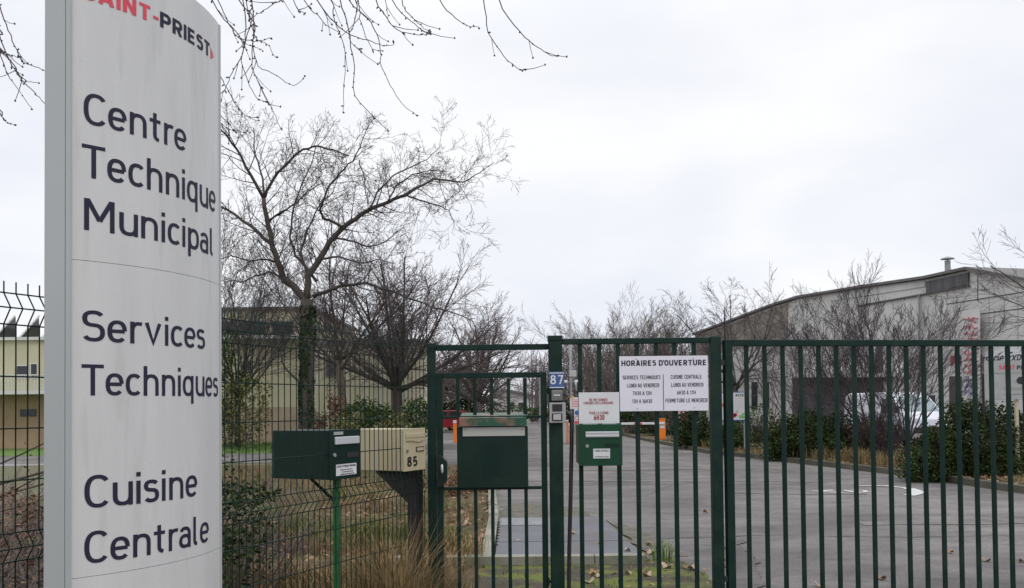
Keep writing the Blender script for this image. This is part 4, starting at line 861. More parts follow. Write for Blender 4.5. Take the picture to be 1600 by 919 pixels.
shrub('roadside_shrub', 'mixed scrub between the ACCES sign and the leafy hedge', at(1185, 668, 36), (1.5, .8, .95), 2000, .05, 'leaf', nst=90, stem_m='twig', gap=.2)
# left side
shrub('leafy_bush', 'green leafy bush close behind the mesh fence at the foot of the sign', at(372, 845, 6.6), (.26, .4, .38), 620, .022, 'leafd', nst=26, extra=[(at(360, 890, 6.0), (.28, .35, .3), 500), (at(385, 770, 6.9), (.26, .3, .12), 240), (at(350, 740, 7), (.12, .2, .2), 120)], gap=.02, h=.9)
shrub('tall_shrub', 'tall thin leafy shrub just right of the sign', at(382, 640, 37), (1.1, .8, 1.6), 1500, .07, 'leaf2', gap=.0, nst=16, stem_m='twig')
shrub('tall_shrub', 'dark leafy shrub behind the tall thin one beside the sign', at(358, 600, 38), (1.0, .8, 2.6), 2200, .07, 'leaf', gap=.02, nst=16, stem_m='twig')
for k, (px, Y, hz, n, m_, lb_) in enumerate([(562, 28, 640, 1400, 'leaf', 'leafy shrub left of the round crowned tree trunk'), (592, 27, 648, 1500, 'leaf', 'low leafy shrub right in front of the round crowned tree'), (652, 27, 640, 1500, 'leaf', 'leafy shrub against the left gate post'), (620, 26, 664, 1300, 'leaf2', 'yellowing low shrub above the cream mailbox'), (540, 26, 668, 1200, 'leaf2', 'yellowing low shrub behind the green mailbox')]):
    shrub('garden_shrub', lb_, at(px, hz + 10, Y), (.55, .5, .62), n, .05, m_, nst=20)
shrub('dry_shrub', 'dry rust brown shrub right of the ivy covered trunk', at(515, 650, 29), (.75, .5, .75), 1500, .05, 'brownleaf', nst=26, gap=.05)
shrub('dark_conifer', 'dark green shrub mass left of the spreading tree behind the red car', at(715, 622, 64), (2.6, 1.2, 2.6), 5200, .11, 'leafd', nst=20)
shrub('far_hedge', 'low green hedge in front of the far gabled house', at(805, 646, 86), (4.4, .9, .75), 2600, .09, 'leaf', nst=20, cat='hedge')
# brown dry pile behind the pedestrian gate
shrub('dry_perennials', 'clump of dead brown perennials behind the pedestrian gate', at(733, 765, 17.5), (.62, .55, .42), 4200, .020, 'brownleaf', nst=120, cat='plant', shell=.15, extra=[(at(700, 775, 16.5), (.4, .4, .32), 1600)])
# brambles at far left
bt = thing('bramble_thicket', 'brown leafless bramble thicket behind the fence left of the sign', 'thicket', (-4.2, 6.4, 0)); mb = MB()
for _ in range(1100):
    p = Vector((rnd(-6.4, -2.2), rnd(5.2, 9.8), 0)); d = Vector((rnd(-.7, .7), rnd(-.5, .5), 1)).normalized(); pts = [p]
    for i in range(6): d = (d + Vector((rnd(-1, 1), rnd(-1, 1), rnd(-1.2, .25))) * .30).normalized(); p = p + d * rnd(.12, .27); pts.append(p)
    mb.tube(pts, [.005, .0045, .004, .0035, .003, .002, .001], 4, False)
part('stems', mb, 'twig2', bt); mb = MB(); leaves(mb, (-4.1, 6.9, .5), (2.2, 1.8, .75), 8000, .020, .2, .02); part('dead_leaves', mb, 'brownleaf', bt)
mb = MB()
for _ in range(7):
    p = Vector((rnd(-5.2, -3.2), rnd(5.5, 7.5), rnd(.3, 1))); d = Vector((1, rnd(-.1, .4), rnd(.15, .7))).normalized(); pts = [p]
    for i in range(7): d = (d + Vector((rnd(-1, 1), rnd(-1, 1), rnd(-1, 1))) * .08).normalized(); p = p + d * .3; pts.append(p)
    mb.tube(pts, [.012, .011, .01, .008, .007, .005, .003, .002], 5, False)
    for q_ in pts[2:]: leaves(mb, q_, (.12, .1, .12), 4, .015, .3)
part('canes', mb, 'barkw', bt)

# ------------------------------------------------------------------ grasses and litter
def inverge(x, y): return x > -.9 + .48 * (y - 6.2) * (y < 6.2) - 5 * (y > 6.2) and x < -.36 - (y - 12) * .03 * (y > 12)
mb, mg = MB(), MB(); k = 0
while k < 2300:
    y = rnd(4.6, 24) if rnd(0, 1) < .6 else rnd(5, 12); xl = fpt(min(y, 7)).x - .35 - max(0, y - 6) * .55; x = rnd(xl - 1.0, -.38 - max(0, y - 12) * .02)
    if y < 7 and x > fpt(y).x - .1: continue
    dn = noise.noise((x * .8, y * .8, 0)); k += 1
    if dn < -.12: continue
    blades(mg if noise.noise((x * .6, y * .6, 4)) > .05 else mb, (x, y, 0), 11, .20 + .22 * max(0, dn) + rnd(0, .08), .12, .7, .003 + y * .0001)
solo('dry_grass', mb, 'straw', 'straw coloured dry grass behind the mesh fence and pedestrian gate', 'grass', kind='stuff')
solo('green_grass', mg, 'strawg', 'green tinged grass among the dry grass behind the fence', 'grass', kind='stuff')
mb = MB()
for _ in range(900):
    y = rnd(13, 40); i = next((j for j in range(len(kr) - 1) if kr[j][1] <= y <= kr[j + 1][1]), 4); t = (y - kr[i][1]) / (kr[i + 1][1] - kr[i][1]); x = kr[i][0] + (kr[i + 1][0] - kr[i][0]) * t
    big = 18.2 < y < 24.5 or noise.noise((y * .9, 3, 0)) > .22
    blades(mb, (x + .15 + rnd(0, 1.3), y, .1), 9, .12 + (.30 if big else 0), .14, .8, .005)
solo('bed_grass', mb, 'straw', 'yellow dry grass along the kerb of the right hand bed', 'grass', kind='stuff')
mb = MB()
for _ in range(70): blades(mb, (rnd(-.3, 1.75), rnd(7.2, 9.0), .01), 8, .05, .09, .8, .003)
blades(mb, (1.52, 9.25, 0), 60, .28, .12, .8, .004); blades(mb, (1.1, 13.2, 0), 20, .06, .3, .6, .004)
for _ in range(500): blades(mb, (rnd(-14, -3.8), rnd(33.4, 45), 0), 9, .16, .2, .6, .014)
solo('lawn_grass', mb, 'gblade', 'fresh green grass tufts by the slab and on the lawn', 'grass', kind='stuff')
tf = MB(); blades(tf, (P(612, 900, 5.55).x, 5.55, 0), 620, 1.0, .16, .62, .0022); blades(tf, (P(640, 900, 5.75).x, 5.75, 0), 260, .8, .14, .8, .0022)
solo('grass_tuft', tf, 'straw', 'tall arching straw grass tuft in front of the cream mailbox post', 'grass tuft', (P(620, 900, 5.6).x, 5.6, 0))
# fallen leaves
def fallen(s=.07):
    mb = MB(); n = 14; rim = []
    for i in range(n):
        a = 2 * math.pi * i / n; r = s * (.55 + .45 * abs(math.cos(a * 2.5))); rim.append((math.cos(a) * r, math.sin(a) * r * .8, .25 * s * math.sin(a * 2 + 1) + .3 * s * abs(math.cos(a)) + .014))
    mb.add([(0, 0, .012)] + rim, [(0, i + 1, (i + 1) % n + 1) for i in range(n)]); mb.tube([(s * .5, 0, .012), (s * 1.2, s * .1, .03)], .0015, 4); return mb
pa = solo('fallen_leaf', fallen(), 'fleaf', 'brown fallen leaf', 'leaf', group='fallen leaves on the ground behind the gates')
pb = _mesh('fallen_leaf', fallen(.075), 'fleafp', (0, 0, 0)); pb['category'] = 'leaf'; pb['group'] = 'fallen leaves on the ground behind the gates'
lf = [(925, 898, 0, 'brown curled leaf at the foot of the slab kerb, left of the railing mailbox bars'), (937, 902, 1, 'pale leaf lying right against the brown one at the slab kerb'), (921, 911, 1, 'pale flat leaf on the moss just inside the railing'), (931, 895, 0, 'brown leaf tucked under the slab kerb'),
      (981, 897, 1, 'pale leaf on the kerb end below the fourth railing bar'), (1005, 893, 0, 'dark leaf against the green grass tuft by the slab'), (1012, 900, 1, 'pale leaf beside the green grass tuft'), (1041, 887, 1, 'large pale leaf at the edge of the asphalt near the gate hinge post'), (1072, 888, 0, 'dark brown leaf on the asphalt near the hinge post'), (1081, 890, 1, 'pale leaf next to the dark one near the hinge post'),
      (1018, 866, 1, 'pale leaf on the asphalt edge right of the slab'), (1015, 852, 0, 'small brown leaf beside the slab corner'), (895, 834, 1, 'pale leaf on the grey slab behind the conduit'), (935, 849, 0, 'dark leaf in the middle of the grey slab'), (808, 844, 1, 'leaf on the slab just below the metal cover plate'), (980, 861, 1, 'small pale leaf on the right edge of the slab'),
      (1376, 905, 0, 'brown leaf on the asphalt at the bottom of the vehicle gate'), (1279, 916, 1, 'pale leaf on the asphalt at the bottom edge of the view'), (1541, 877, 0, 'reddish leaf on the asphalt near the right end of the gate'), (1485, 864, 0, 'small brown leaf on the open asphalt'), (1103, 801, 0, 'small dark leaf far out on the asphalt by the hinge post'), (1598, 878, 0, 'leaf on the asphalt at the right border'),
      (722, 888, 1, 'pale leaf on the low kerb behind the pedestrian gate'), (730, 818, 1, 'pale leaf in the straw behind the pedestrian gate'), (745, 845, 0, 'brown leaf in the straw behind the pedestrian gate'), (775, 800, 0, 'brown leaf against the pale kerb'), (696, 852, 0, 'rust coloured leaf behind the gate lock stile'), (757, 873, 1, 'pale leaf on the straw near the slab kerb')]
for k, (px, py, w_, lb_) in enumerate(lf):
    o = (pa if w_ == 0 else pb); o = o if k == 0 or (k == 1) else o.copy()
    if k > 1: C.objects.link(o)
    onslab = 780 < px < 992 and 822 < py < 878
    q = G(px, py, .092 if onslab else .018); o.location = q; o.rotation_euler = (rnd(-.25, .25), rnd(-.25, .25), rnd(0, 6.28)); o['label'] = lb_; s_ = rnd(.55, .9) * (.75 if onslab else 1); o.scale = (s_, s_, s_)
mb = MB()
for _ in range(900):
    y = rnd(9.3, 22); x = rnd(-2.6 - (y - 9) * .1, -.36); z = rnd(.01, .07); a = rnd(0, 6.28); s = rnd(.02, .06); u = Vector((math.cos(a), math.sin(a), rnd(-.4, .4))) * s; v = Vector((-math.sin(a), math.cos(a), rnd(-.4, .4))) * s * .7
    p = Vector((x, y, z)); mb.add([p - u, p - v, p + u, p + v], [(0, 1, 2, 3)])
for _ in range(300):
    i = random.randrange(2, 6); t = rnd(0, 1); x = kr[i][0] + (kr[i + 1][0] - kr[i][0]) * t + rnd(.1, .8); y = kr[i][1] + (kr[i + 1][1] - kr[i][1]) * t; p = Vector((x, y, .14)); s = rnd(.03, .07); a = rnd(0, 6.28)
    u = Vector((math.cos(a), math.sin(a), .2)) * s; v = Vector((-math.sin(a), math.cos(a), .1)) * s * .7; mb.add([p - u, p - v, p + u, p + v], [(0, 1, 2, 3)])
for _ in range(60):
    p = Vector((rnd(.9, 1.9), rnd(7.4, 10.4), .022)); s = rnd(.012, .03); a = rnd(0, 6.28); u = Vector((math.cos(a), math.sin(a), .2)) * s; v = Vector((-math.sin(a), math.cos(a), .1)) * s * .7; mb.add([p - u, p - v, p + u, p + v], [(0, 1, 2, 3)])
solo('leaf_litter', mb, 'fleaf', 'brown leaf litter strewn over the straw verge and beds', 'leaf litter', kind='stuff')

# ------------------------------------------------------------------ warehouse on the right
WD = Vector((-.25, 1, 0)).normalized(); WN = Vector((-WD.y, WD.x, 0)); WN = WN if WN.x < 0 else -WN; W0 = Vector((21.4, 50, 0))
def W(px, py, off=0): return onplane(px, py, W0 + WN * off, WN)
def wpanel(pts, off, t): mb = MB(); mb.prism([W(a, b, off) for a, b in pts], -WN * t); return mb
wh = thing('warehouse', 'long pale concrete warehouse with a curved roof line on the right', 'building', W(1400, 690).to_2d().to_3d())
def ground_pt(px): q = W(px, 690); return Vector((q.x, q.y, 0))
out = [(1086, 524), (1130, 508), (1205, 480), (1250, 466), (1350, 450), (1450, 436), (1515, 422), (1600, 438), (1800, 476)]
top = [W(a, b) for a, b in out]; mb = MB(); mb.prism([ground_pt(1086)] + top + [ground_pt(1800)], -WN * 26); part('wall', mb, 'concrete', wh)
mb = MB()
for p, q in zip(top, top[1:]):
    u = (q - p); mb.obox((p + q) / 2 - WN * 12.9 + Vector((0, 0, .09)), u / 2, WN * 13.2, (0, 0, .07))
part('roof', mb, 'roof', wh)
part('stained_wall', wpanel([(1087, 526), (1130, 511), (1205, 484), (1231, 474), (1231, 530), (1160, 545), (1087, 560)], .03, .028), 'concreted', wh, 'brown stained upper wall at the far end')
part('rooflight_band', wpanel([(1447, 440), (1512, 426), (1512, 445), (1447, 458)], .12, .118), 'fascia', wh, 'dark corrugated band under the ridge')
part('fascia_panel', wpanel([(1300, 461), (1445, 438.5), (1445, 448), (1300, 470)], .06, .058), 'whitewall', wh)
part('joint_line', wpanel([(1340, 477), (1513, 446), (1513, 448), (1340, 479)], .14, .13), 'fascia', wh)
for pts in ([(1480, 474.5), (1760, 430), (1760, 431.5), (1480, 476)], [(1515, 492), (1760, 460), (1760, 461.5), (1515, 493.5)], [(1160, 600 - 8), (1237, 588), (1237, 589), (1160, 593)], [(1527, 430), (1528, 430), (1528, 470), (1527, 470)]): part('joint_line', wpanel(pts, .02, .019), 'fascia', wh)
part('white_cladding', wpanel([(1518, 428), (1600, 444), (1790, 478), (1790, 426), (1518, 469)][::1], .012, .011), 'whitewall', wh) if False else None
part('loading_bay', wpanel([(1238, 590), (1378, 590), (1378, 700), (1238, 695)], .05, .048), 'shutter', wh, 'dark grey loading bay shutter')
part('canopy', wpanel([(1232, 585), (1385, 583), (1385, 589), (1232, 590)], .9, .9), 'concrete', wh)
for a, b, c, d in ((1174, 1183, 597, 640), (1193, 1201, 597, 640)): part('window', wpanel([(a, c), (b, c), (b, d), (a, d)], .04, .038), 'glass', wh)
part('window', wpanel([(1448, 618), (1460, 618), (1460, 628), (1448, 628)], .04, .038), 'glass', wh)
for a, b in ((1340, 1370),): part('dark_column', wpanel([(1368, 540), (1378, 540), (1378, 700), (1368, 700)], .08, .028), 'fascia', wh)
part('door', wpanel([(1483, 588), (1502, 588), (1502, 690), (1483, 690)], .05, .048), 'shutter', wh, 'dark door beside the banner')
ch_ = W(1481, 430, -1.5); mb = MB(); mb.tube([ch_ + Vector((0, 0, .7)), ch_ + Vector((0, 0, .9))], .03, 6); mb.tube([ch_ - Vector((0, 0, .8)), ch_ + Vector((0, 0, .78))], .15, 12); mb.tube([ch_ + Vector((0, 0, .86)), ch_ + Vector((0, 0, .90)), ch_ + Vector((0, 0, 1.0))], [.36, .34, .05], 12); part('chimney', mb, 'steel', wh, 'metal flue with a flat conical cap')
mb = wpanel([(1515, 503), (1527, 501), (1527, 496), (1515, 498)], .3, .2); part('floodlight', mb, 'grey', wh)
for px_ in (1255, 1290, 1395, 1422, 1470, 1545, 1590): 
    yt_ = 452 - (px_ - 1400) * .105 + (8 if px_ > 1515 else 18); part('joint_line', wpanel([(px_, yt_ + 6), (px_ + .6, yt_ + 6), (px_ + .6, 680 if px_ > 1378 else 580), (px_, 680 if px_ > 1378 else 580)], .015, .013), 'joint', wh)
dp = [W(1436, 462, .12), W(1436, 690, .12)]; part('downpipe', MB().tube(dp, .06, 8), 'steel', wh)
# signs on the warehouse
WR = -WD; 
def wtext(s, pxl, pxr, pyb, cap, off, mb=None, bold=0, italic=0):
    a = W(pxl, pyb, off); b = W(pxr, pyb, off); d = Vector((b.x - a.x, b.y - a.y, 0)); return text_mb(s, a, d.normalized(), (0, 0, 1), d.length, cap, bold, italic, 1, mb)
lbn = thing('laundry_sign', 'white board with black italic lettering Express on the warehouse wall', 'sign', W(1560, 575, .1))
part('board', wpanel([(1507, 552), (1660, 541), (1660, 562), (1507, 573)], .1, .09), 'white2', lbn)
part('lettering', wtext('Blanchisserie Express', 1494, 1624, 570, .42, .11, None, .012, .35), 'black', lbn)
bn = thing('red_banner', 'tall white banner with faded red and blue lettering on the warehouse wall', 'banner', W(1517, 620, .4))
part('cloth', wpanel([(1503, 486), (1531, 482), (1531, 624), (1503, 626)], .4, .03), 'concrete', bn)
mb = MB(); m2 = MB(); random.seed(3)
for k in range(12):
    py = 500 + k * 10.3; tgt = mb if k < 9 else m2; st_ = [(1506, py + rnd(-3, 3))] + [(1506 + 21 * t_ + rnd(-1, 1), py + rnd(-4, 4)) for t_ in (.25, .5, .75, 1)]
    tgt.tube([W(a, b, .43) for a, b in st_], .045, 4); tgt.tube([W(1510 + rnd(0, 12), py - 4, .43), W(1512 + rnd(0, 12), py + 4, .43)], .04, 4)
part('red_lettering', mb, 'fadered', bn); part('blue_lettering', m2, 'fadeblue', bn)
mb = wpanel([(1485, 556), (1494, 555), (1493, 563), (1487, 572), (1485, 572)], .3, .05); solo('red_wall_sign', mb, 'litred', 'small dark red sign above the warehouse door', 'sign', W(1489, 572, .3))

# ------------------------------------------------------------------ beige building left
BY = 43.0
bb_ = thing('beige_building', 'beige two part building with cream cladding behind the trees on the left', 'building', (P(450, 637, BY).x, BY, 0))
xa, xb_, xc = P(318, 560, BY).x, P(486, 560, BY).x, P(664, 560, BY).x; zt_a, zt_b = P(410, 484, BY).z, P(570, 538, BY).z
mb = MB(); mb.box(xa - 3, xb_, BY, BY + 12, 0, zt_a); part('wall', mb, 'beige', bb_)
mb = MB(); mb.box(xa - 3.15, xb_ + .15, BY - .15, BY + 12.2, zt_a + .002, zt_a + .12); part('roof', mb, 'roof', bb_)
mb = MB(); mb.box(xb_ + .002, xc, BY + .05, BY + 4, 0, zt_b)
n = 60
for i in range(n): x = xb_ + .06 + (xc - xb_ - .1) * i / n; mb.box(x, x + .045, BY + .02, BY + .0495, .9, zt_b - .02)
part('cladding', mb, 'clad', bb_)
mb = MB(); mb.box(xb_ + .155, xc + .1, BY - .15, BY + 4.2, zt_b + .002, zt_b + .22); part('roof', mb, 'roof', bb_)
mb = MB(); mb.box(xa - 3, xc + .01, BY - .06, BY - .002, 0, .55); mb.box(xa - 3, xb_ + .01, BY - .04, BY - .0025, .552, P(450, 636, BY).z); part('plinth', mb, 'plinth', bb_)
mb = MB(); z_ = P(450, 530, BY).z; mb.box(xa - 3, xb_ + .1, BY - .5, BY - .003, z_, z_ + .16); part('ledge', mb, 'trimw', bb_)
for x0_, x1_, y0_, y1_ in ((345, 368, 503, 522), (372, 414, 503, 523), (427, 457, 503, 523), (380, 393, 566, 586), (511, 528, 557, 587)):
    a, b = P(x0_, y1_, BY), P(x1_, y0_, BY); mb = MB(); yy = BY - .03; mb.box(a.x - .06, b.x + .06, yy, BY + .04, a.z - .06, b.z + .06); f_ = part('window', mb, 'grey', bb_); mb = MB(); mb.box(a.x, b.x, yy - .01, yy - .001, a.z, b.z); part('pane', mb, 'glass', f_)
# yellow building at far left
YY = 40.0
yb = thing('yellow_building', 'pale yellow building with ochre ground floor and sloping dark rooflights at far left', 'building', (P(20, 640, YY).x, YY, 0))
xl_, xr_ = P(-160, 600, YY).x, P(120, 600, YY).x; z1_, z2_ = P(30, 617, YY).z, P(30, 532, YY).z
mb = MB(); mb.box(xl_, xr_, YY + .1, YY + 10, 0, z1_); part('lower_wall', mb, 'ochre', yb)
mb = MB(); mb.box(xl_, xr_, YY, YY + 10, z1_ + .002, z2_); part('wall', mb, 'yellow', yb)
mb = MB(); mb.box(xl_ - .1, xr_ + .1, YY - .15, YY + 10.1, z2_ + .002, z2_ + .14); part('roof', mb, 'trimw', yb)
for px in (-70, -10, 28, 62): 
    a, b = P(px, 529, YY + .6), P(px + 36, 495, YY + 2.4); mb = MB(); mb.prism([(a.x, a.y, a.z), (a.x, b.y, b.z), (a.x, b.y + .1, a.z)], (b.x - a.x - .14, 0, 0)); part('rooflight', mb, 'glass', yb)
    mb = MB(); mb.tube([(b.x - .08, a.y - .02, a.z), (b.x - .08, b.y - .02, b.z + .05)], .05, 4); part('rooflight_frame', mb, 'trimw', yb)
for x0_, x1_, y0_, y1_ in ((27, 44, 572, 590), (49, 58, 569, 590), (-40, -15, 572, 590)):
    a, b = P(x0_, y1_, YY), P(x1_, y0_, YY); mb = MB(); mb.box(a.x - .05, b.x + .05, YY - .03, YY + .02, a.z - .05, b.z + .05); f_ = part('window', mb, 'trimw', yb); mb = MB(); mb.box(a.x, b.x, YY - .04, YY - .031, a.z, b.z); part('pane', mb, 'glass', f_)
a, b = P(30, 651, YY), P(55, 643, YY); mb = MB(); mb.box(a.x, b.x, YY + .06, YY + .12, a.z, b.z + .1); part('window', mb, 'glass', yb)
mb = MB(); mb.box(xl_, xr_, YY - 1.2, YY - .002, z1_, z1_ + .14); part('balcony_floor', mb, 'trimw', yb)
mb = MB(); xx = xl_
while xx < xr_: mb.box(xx, xx + .03, YY - 1.18, YY - 1.14, z1_ + .142, z1_ + .80); xx += .14
mb.box(xl_, xr_, YY - 1.20, YY - 1.12, z1_ + .802, z1_ + .86); part('balcony_railing', mb, 'trimw', yb)
# path strip in front of it
mb = MB(); mb.poly([(-40, 24.5, .008), (-6.6, 27.9, .008), (-6.8, 29.5, .008), (-40, 33, .008)]); struct('path', mb, 'pathm', 'pale path in front of the lawn')

# far gabled house
HY = 112.0
hh = thing('gabled_house', 'small far beige house with a low pitched roof seen through the pedestrian gate', 'house', (gx(800, HY), HY, 0))
pa_, pb_, pc_, pd_ = P(768, 612, HY), P(784, 610, HY), P(850, 624, HY), P(762, 625, HY)
mb = MB(); mb.prism([(pd_.x, HY, 0), (pd_.x, HY, pd_.z), (pb_.x, HY, pb_.z), (pc_.x, HY, pc_.z), (pc_.x, HY, 0)], (0, 12, 0)); part('wall', mb, 'concrete', hh)
mb = MB()
for p, q in (((pd_.x, pd_.z), (pb_.x, pb_.z)), ((pb_.x, pb_.z), (pc_.x + .5, pc_.z - .1))): mb.prism([(p[0], HY - .5, p[1] + .02), (q[0], HY - .5, q[1] + .02), (q[0], HY - .5, q[1] + .3), (p[0], HY - .5, p[1] + .3)], (0, 13, 0))
part('roof', mb, 'roof', hh)
for a0, a1, m_ in ((796, 804, 'bluesign'), (810, 818, 'glass')):
    a, b = P(a0, 639, HY), P(a1, 629, HY); mb = MB(); mb.box(a.x - .12, b.x + .12, HY - .08, HY, a.z - .12, b.z + .12); f_ = part('window', mb, 'trimw', hh); mb = MB(); mb.box(a.x, b.x, HY - .1, HY - .081, a.z, b.z); part('pane', mb, 'glass', f_)
mb = MB(); a, b = P(779, 640, HY), P(781, 612, HY); mb.box(a.x, b.x, HY - .12, HY - .001, 0, b.z); part('pilaster', mb, 'trimw', hh)
a, b = P(748, 650, 100), P(765, 634, 100); solo('white_container', MB().box(a.x, b.x, 100, 102.2, 0, b.z).box(a.x + .1, b.x - .1, 99.95, 99.998, .2, b.z - .2), 'concrete', 'pale storage shed beside the far gabled house', 'shed', ((a.x + b.x) / 2, 101, 0))
# distant skyline of trees closing the view
def far_wood(name, x0, x1, Y, h, n, label):
    mb = MB()
    for _ in range(n):
        x = rnd(x0, x1); y = Y + rnd(-6, 6); hh_ = h * rnd(.6, 1.05); p = Vector((x, y, 0)); mb.tube([p, p + Vector((rnd(-.3, .3), 0, hh_ * .5)), p + Vector((rnd(-.8, .8), 0, hh_))], [.09, .06, .02], 3, False)
        for k in range(12):
            z = hh_ * rnd(.2, .95); q = p + Vector((0, 0, z)); d = Vector((rnd(-1, 1), rnd(-.4, .4), rnd(.4, 1.3))).normalized(); mb.tube([q, q + d * rnd(.8, 1.8)], [.035, .012], 3, False)
    solo(name, mb, 'twig2', label, 'wood', kind='stuff')
far_wood('far_wood', 2, 22, 96, 8.5, 200, 'purple brown leafless wood far behind the yard')
far_wood('far_wood', -60, -6, 130, 8, 240, 'leafless wood far behind the left buildings')
far_wood('far_wood', -4, 10, 170, 8, 70, 'leafless wood far beyond the gabled house')
mb = MB(); leaves(mb, (9.5, 88, 1.0), (8.5, 2, 2.2), 4200, .16, .3); solo('far_scrub', mb, 'leafd', 'dark scrub at the far end of the yard road', 'scrub', kind='stuff')
mb = MB(); leaves(mb, (-12, 90, 1.0), (9, 2, 3.0), 4200, .16, .3); leaves(mb, (-3, 125, .8), (9, 2, 2.0), 2200, .18, .3); solo('far_scrub', mb, 'leaf', 'dark scrub behind the red car', 'scrub', kind='stuff')

# ------------------------------------------------------------------ vehicles
def vehicle(name, label, cat, loc, yaw, prof, Wd, wheels, paint, wins, wr, glass='glass', roofz=1.0):
    th = thing(name, label, cat, (0, 0, 0)); 
    def tum(x, z, y):      # body narrows above the waist
        k = 1 - max(0, z - roofz) * .16; return (x, y * k, z)
    ys = [-Wd / 2, -Wd / 2 + .06, 0, Wd / 2 - .06, Wd / 2]; mb = MB(); n = len(prof); k0 = 0; vs = []
    for yi, y in enumerate(ys):
        ins = .035 if yi in (0, 4) else 0
        cx = sum(p[0] for p in prof) / n
        for x, z in prof: vs.append(tum(x + (ins if x < cx else -ins), z - (ins if z > .5 else -ins * .3), y))
    fs = [(j * n + i, j * n + (i + 1) % n, (j + 1) * n + (i + 1) % n, (j + 1) * n + i) for j in range(4) for i in range(n)] + [tuple(range(n - 1, -1, -1)), tuple(4 * n + i for i in range(n))]
    mb.add(vs, fs); b = part('body', mb, paint, th, bevel=.03)
    for x in wheels:
        for s in (-1, 1):
            mb = MB(); y = s * (Wd / 2 - .09); mb.tube([(x, y - .1, wr), (x, y + .1, wr)], wr, 22); wl = part('wheel', mb, 'tyre', th)
            mb = MB(); mb.tube([(x, y + s * .101, wr), (x, y + s * .112, wr)], wr * .62, 16)
            part('rim', mb, 'rim', wl)
    for s in (-1, 1):
        for wp in wins['side']:
            mb = MB(); pts = [Vector(tum(x, z, s * (Wd / 2 + .004))) for x, z in wp]; mb.prism(pts, (0, s * .008, 0)); part('side_window', mb, 'glass', th)
        mx0, mz0 = wins['mirror']; mb = MB(); mb.obox((mx0, s * (Wd / 2 + .09), mz0), (.05, 0, 0), (0, .09, 0), (0, 0, .09 if cat == 'car' else .14)); part('mirror', mb, paint if cat == 'car' else 'black', th, bevel=.02)
    for key in ('front', 'rear'):
        if key in wins:
            (xa_, za_), (xb2, zb2), off = wins[key]; hw = Wd / 2 - .14; d = Vector((xb2 - xa_, 0, zb2 - za_)).normalized(); nn = Vector((d.z, 0, -d.x)) * (1 if off > 0 else -1)
            mb = MB(); ka = 1 - max(0, za_ - roofz) * .16; kb = 1 - max(0, zb2 - roofz) * .16
            pts = [Vector((xa_, -hw * ka, za_)), Vector((xa_, hw * ka, za_)), Vector((xb2, hw * kb, zb2)), Vector((xb2, -hw * kb, zb2))]; mb.prism([p + nn * .004 for p in pts], nn * .012); part('windscreen' if key == 'front' else 'rear_window', mb, glass, th)
    xf = max(p[0] for p in prof)
    for s in (-1, 1):
        mb = MB(); mb.obox((xf - .06, s * (Wd / 2 - .24), wins['lampz']), (.08, 0, 0), (0, .15, 0), (0, 0, .08)); part('headlight', mb, 'lamp', th, bevel=.02)
    mb = MB(); mb.obox((xf + .005, 0, .42), (.03, 0, 0), (0, Wd / 2 - .12, 0), (0, 0, .12)); part('bumper', mb, 'black' if cat == 'van' else paint, th, bevel=.02)
    for s in (-1, 1):
        mb = MB(); mb.obox((xf - 1.55, s * (Wd / 2 + .006), wins['lampz'] + .12), (.09, 0, 0), (0, .012, 0), (0, 0, .018)); part('door_handle', mb, 'black', th)
        mb = MB(); mb.obox((min(p[0] for p in prof) + .03, s * (Wd / 2 - .12), wins['lampz'] + .1), (.04, 0, 0), (0, .08, 0), (0, 0, .14)); part('tail_light', mb, 'litred', th)
        mb = MB(); mb.obox((xf - 1.2, s * (Wd / 2 + .001), .78), (.006, 0, 0), (0, .003, 0), (0, 0, .38)); part('door_seam', mb, 'black', th)
    th.location = loc; th.rotation_euler = (0, 0, yaw); return th
carp = [(-2.05, .32), (2.0, .32), (2.1, .5), (2.08, .72), (1.9, .86), (1.1, .98), (.42, 1.38), (.1, 1.46), (-1.0, 1.46), (-1.5, 1.38), (-1.95, 1.0), (-2.1, .9), (-2.12, .5)]
q = P(694, 677, 60); vehicle('red_car', 'red hatchback parked across the far end of the side road', 'car', (q.x, 60, .012), math.pi, carp, 1.72, (-1.28, 1.28), 'carred',
    dict(side=[[(.95, .98), (.36, 1.34), (-.28, 1.38), (-.28, .96)], [(-.36, .96), (-.36, 1.38), (-1.0, 1.38), (-1.55, 1.02)]], mirror=(.85, 1.0), front=((1.08, .995), (.45, 1.37), 1), rear=((-1.93, 1.02), (-1.53, 1.36), -1), lampz=.68), .31)
vanp = [(-2.45, .30), (2.2, .30), (2.32, .5), (2.30, .85), (2.15, 1.0), (1.75, 1.14), (1.05, 1.78), (.8, 1.92), (.3, 1.97), (-2.2, 1.97), (-2.4, 1.85), (-2.45, 1.2)]
q = P(1412, 690, 37.5); vehicle('white_van', 'white panel van parked before the warehouse, nose turned to the right', 'van', (q.x + .0, 38.2, .11), R(-78), vanp, 1.9, (-1.5, 1.45), 'vanw',
    dict(side=[[(1.62, 1.12), (1.02, 1.66), (.35, 1.70), (.35, 1.08)]], mirror=(1.55, 1.25), front=((1.72, 1.165), (1.08, 1.755), 1), lampz=.82), .33, 'glassv', 1.2)

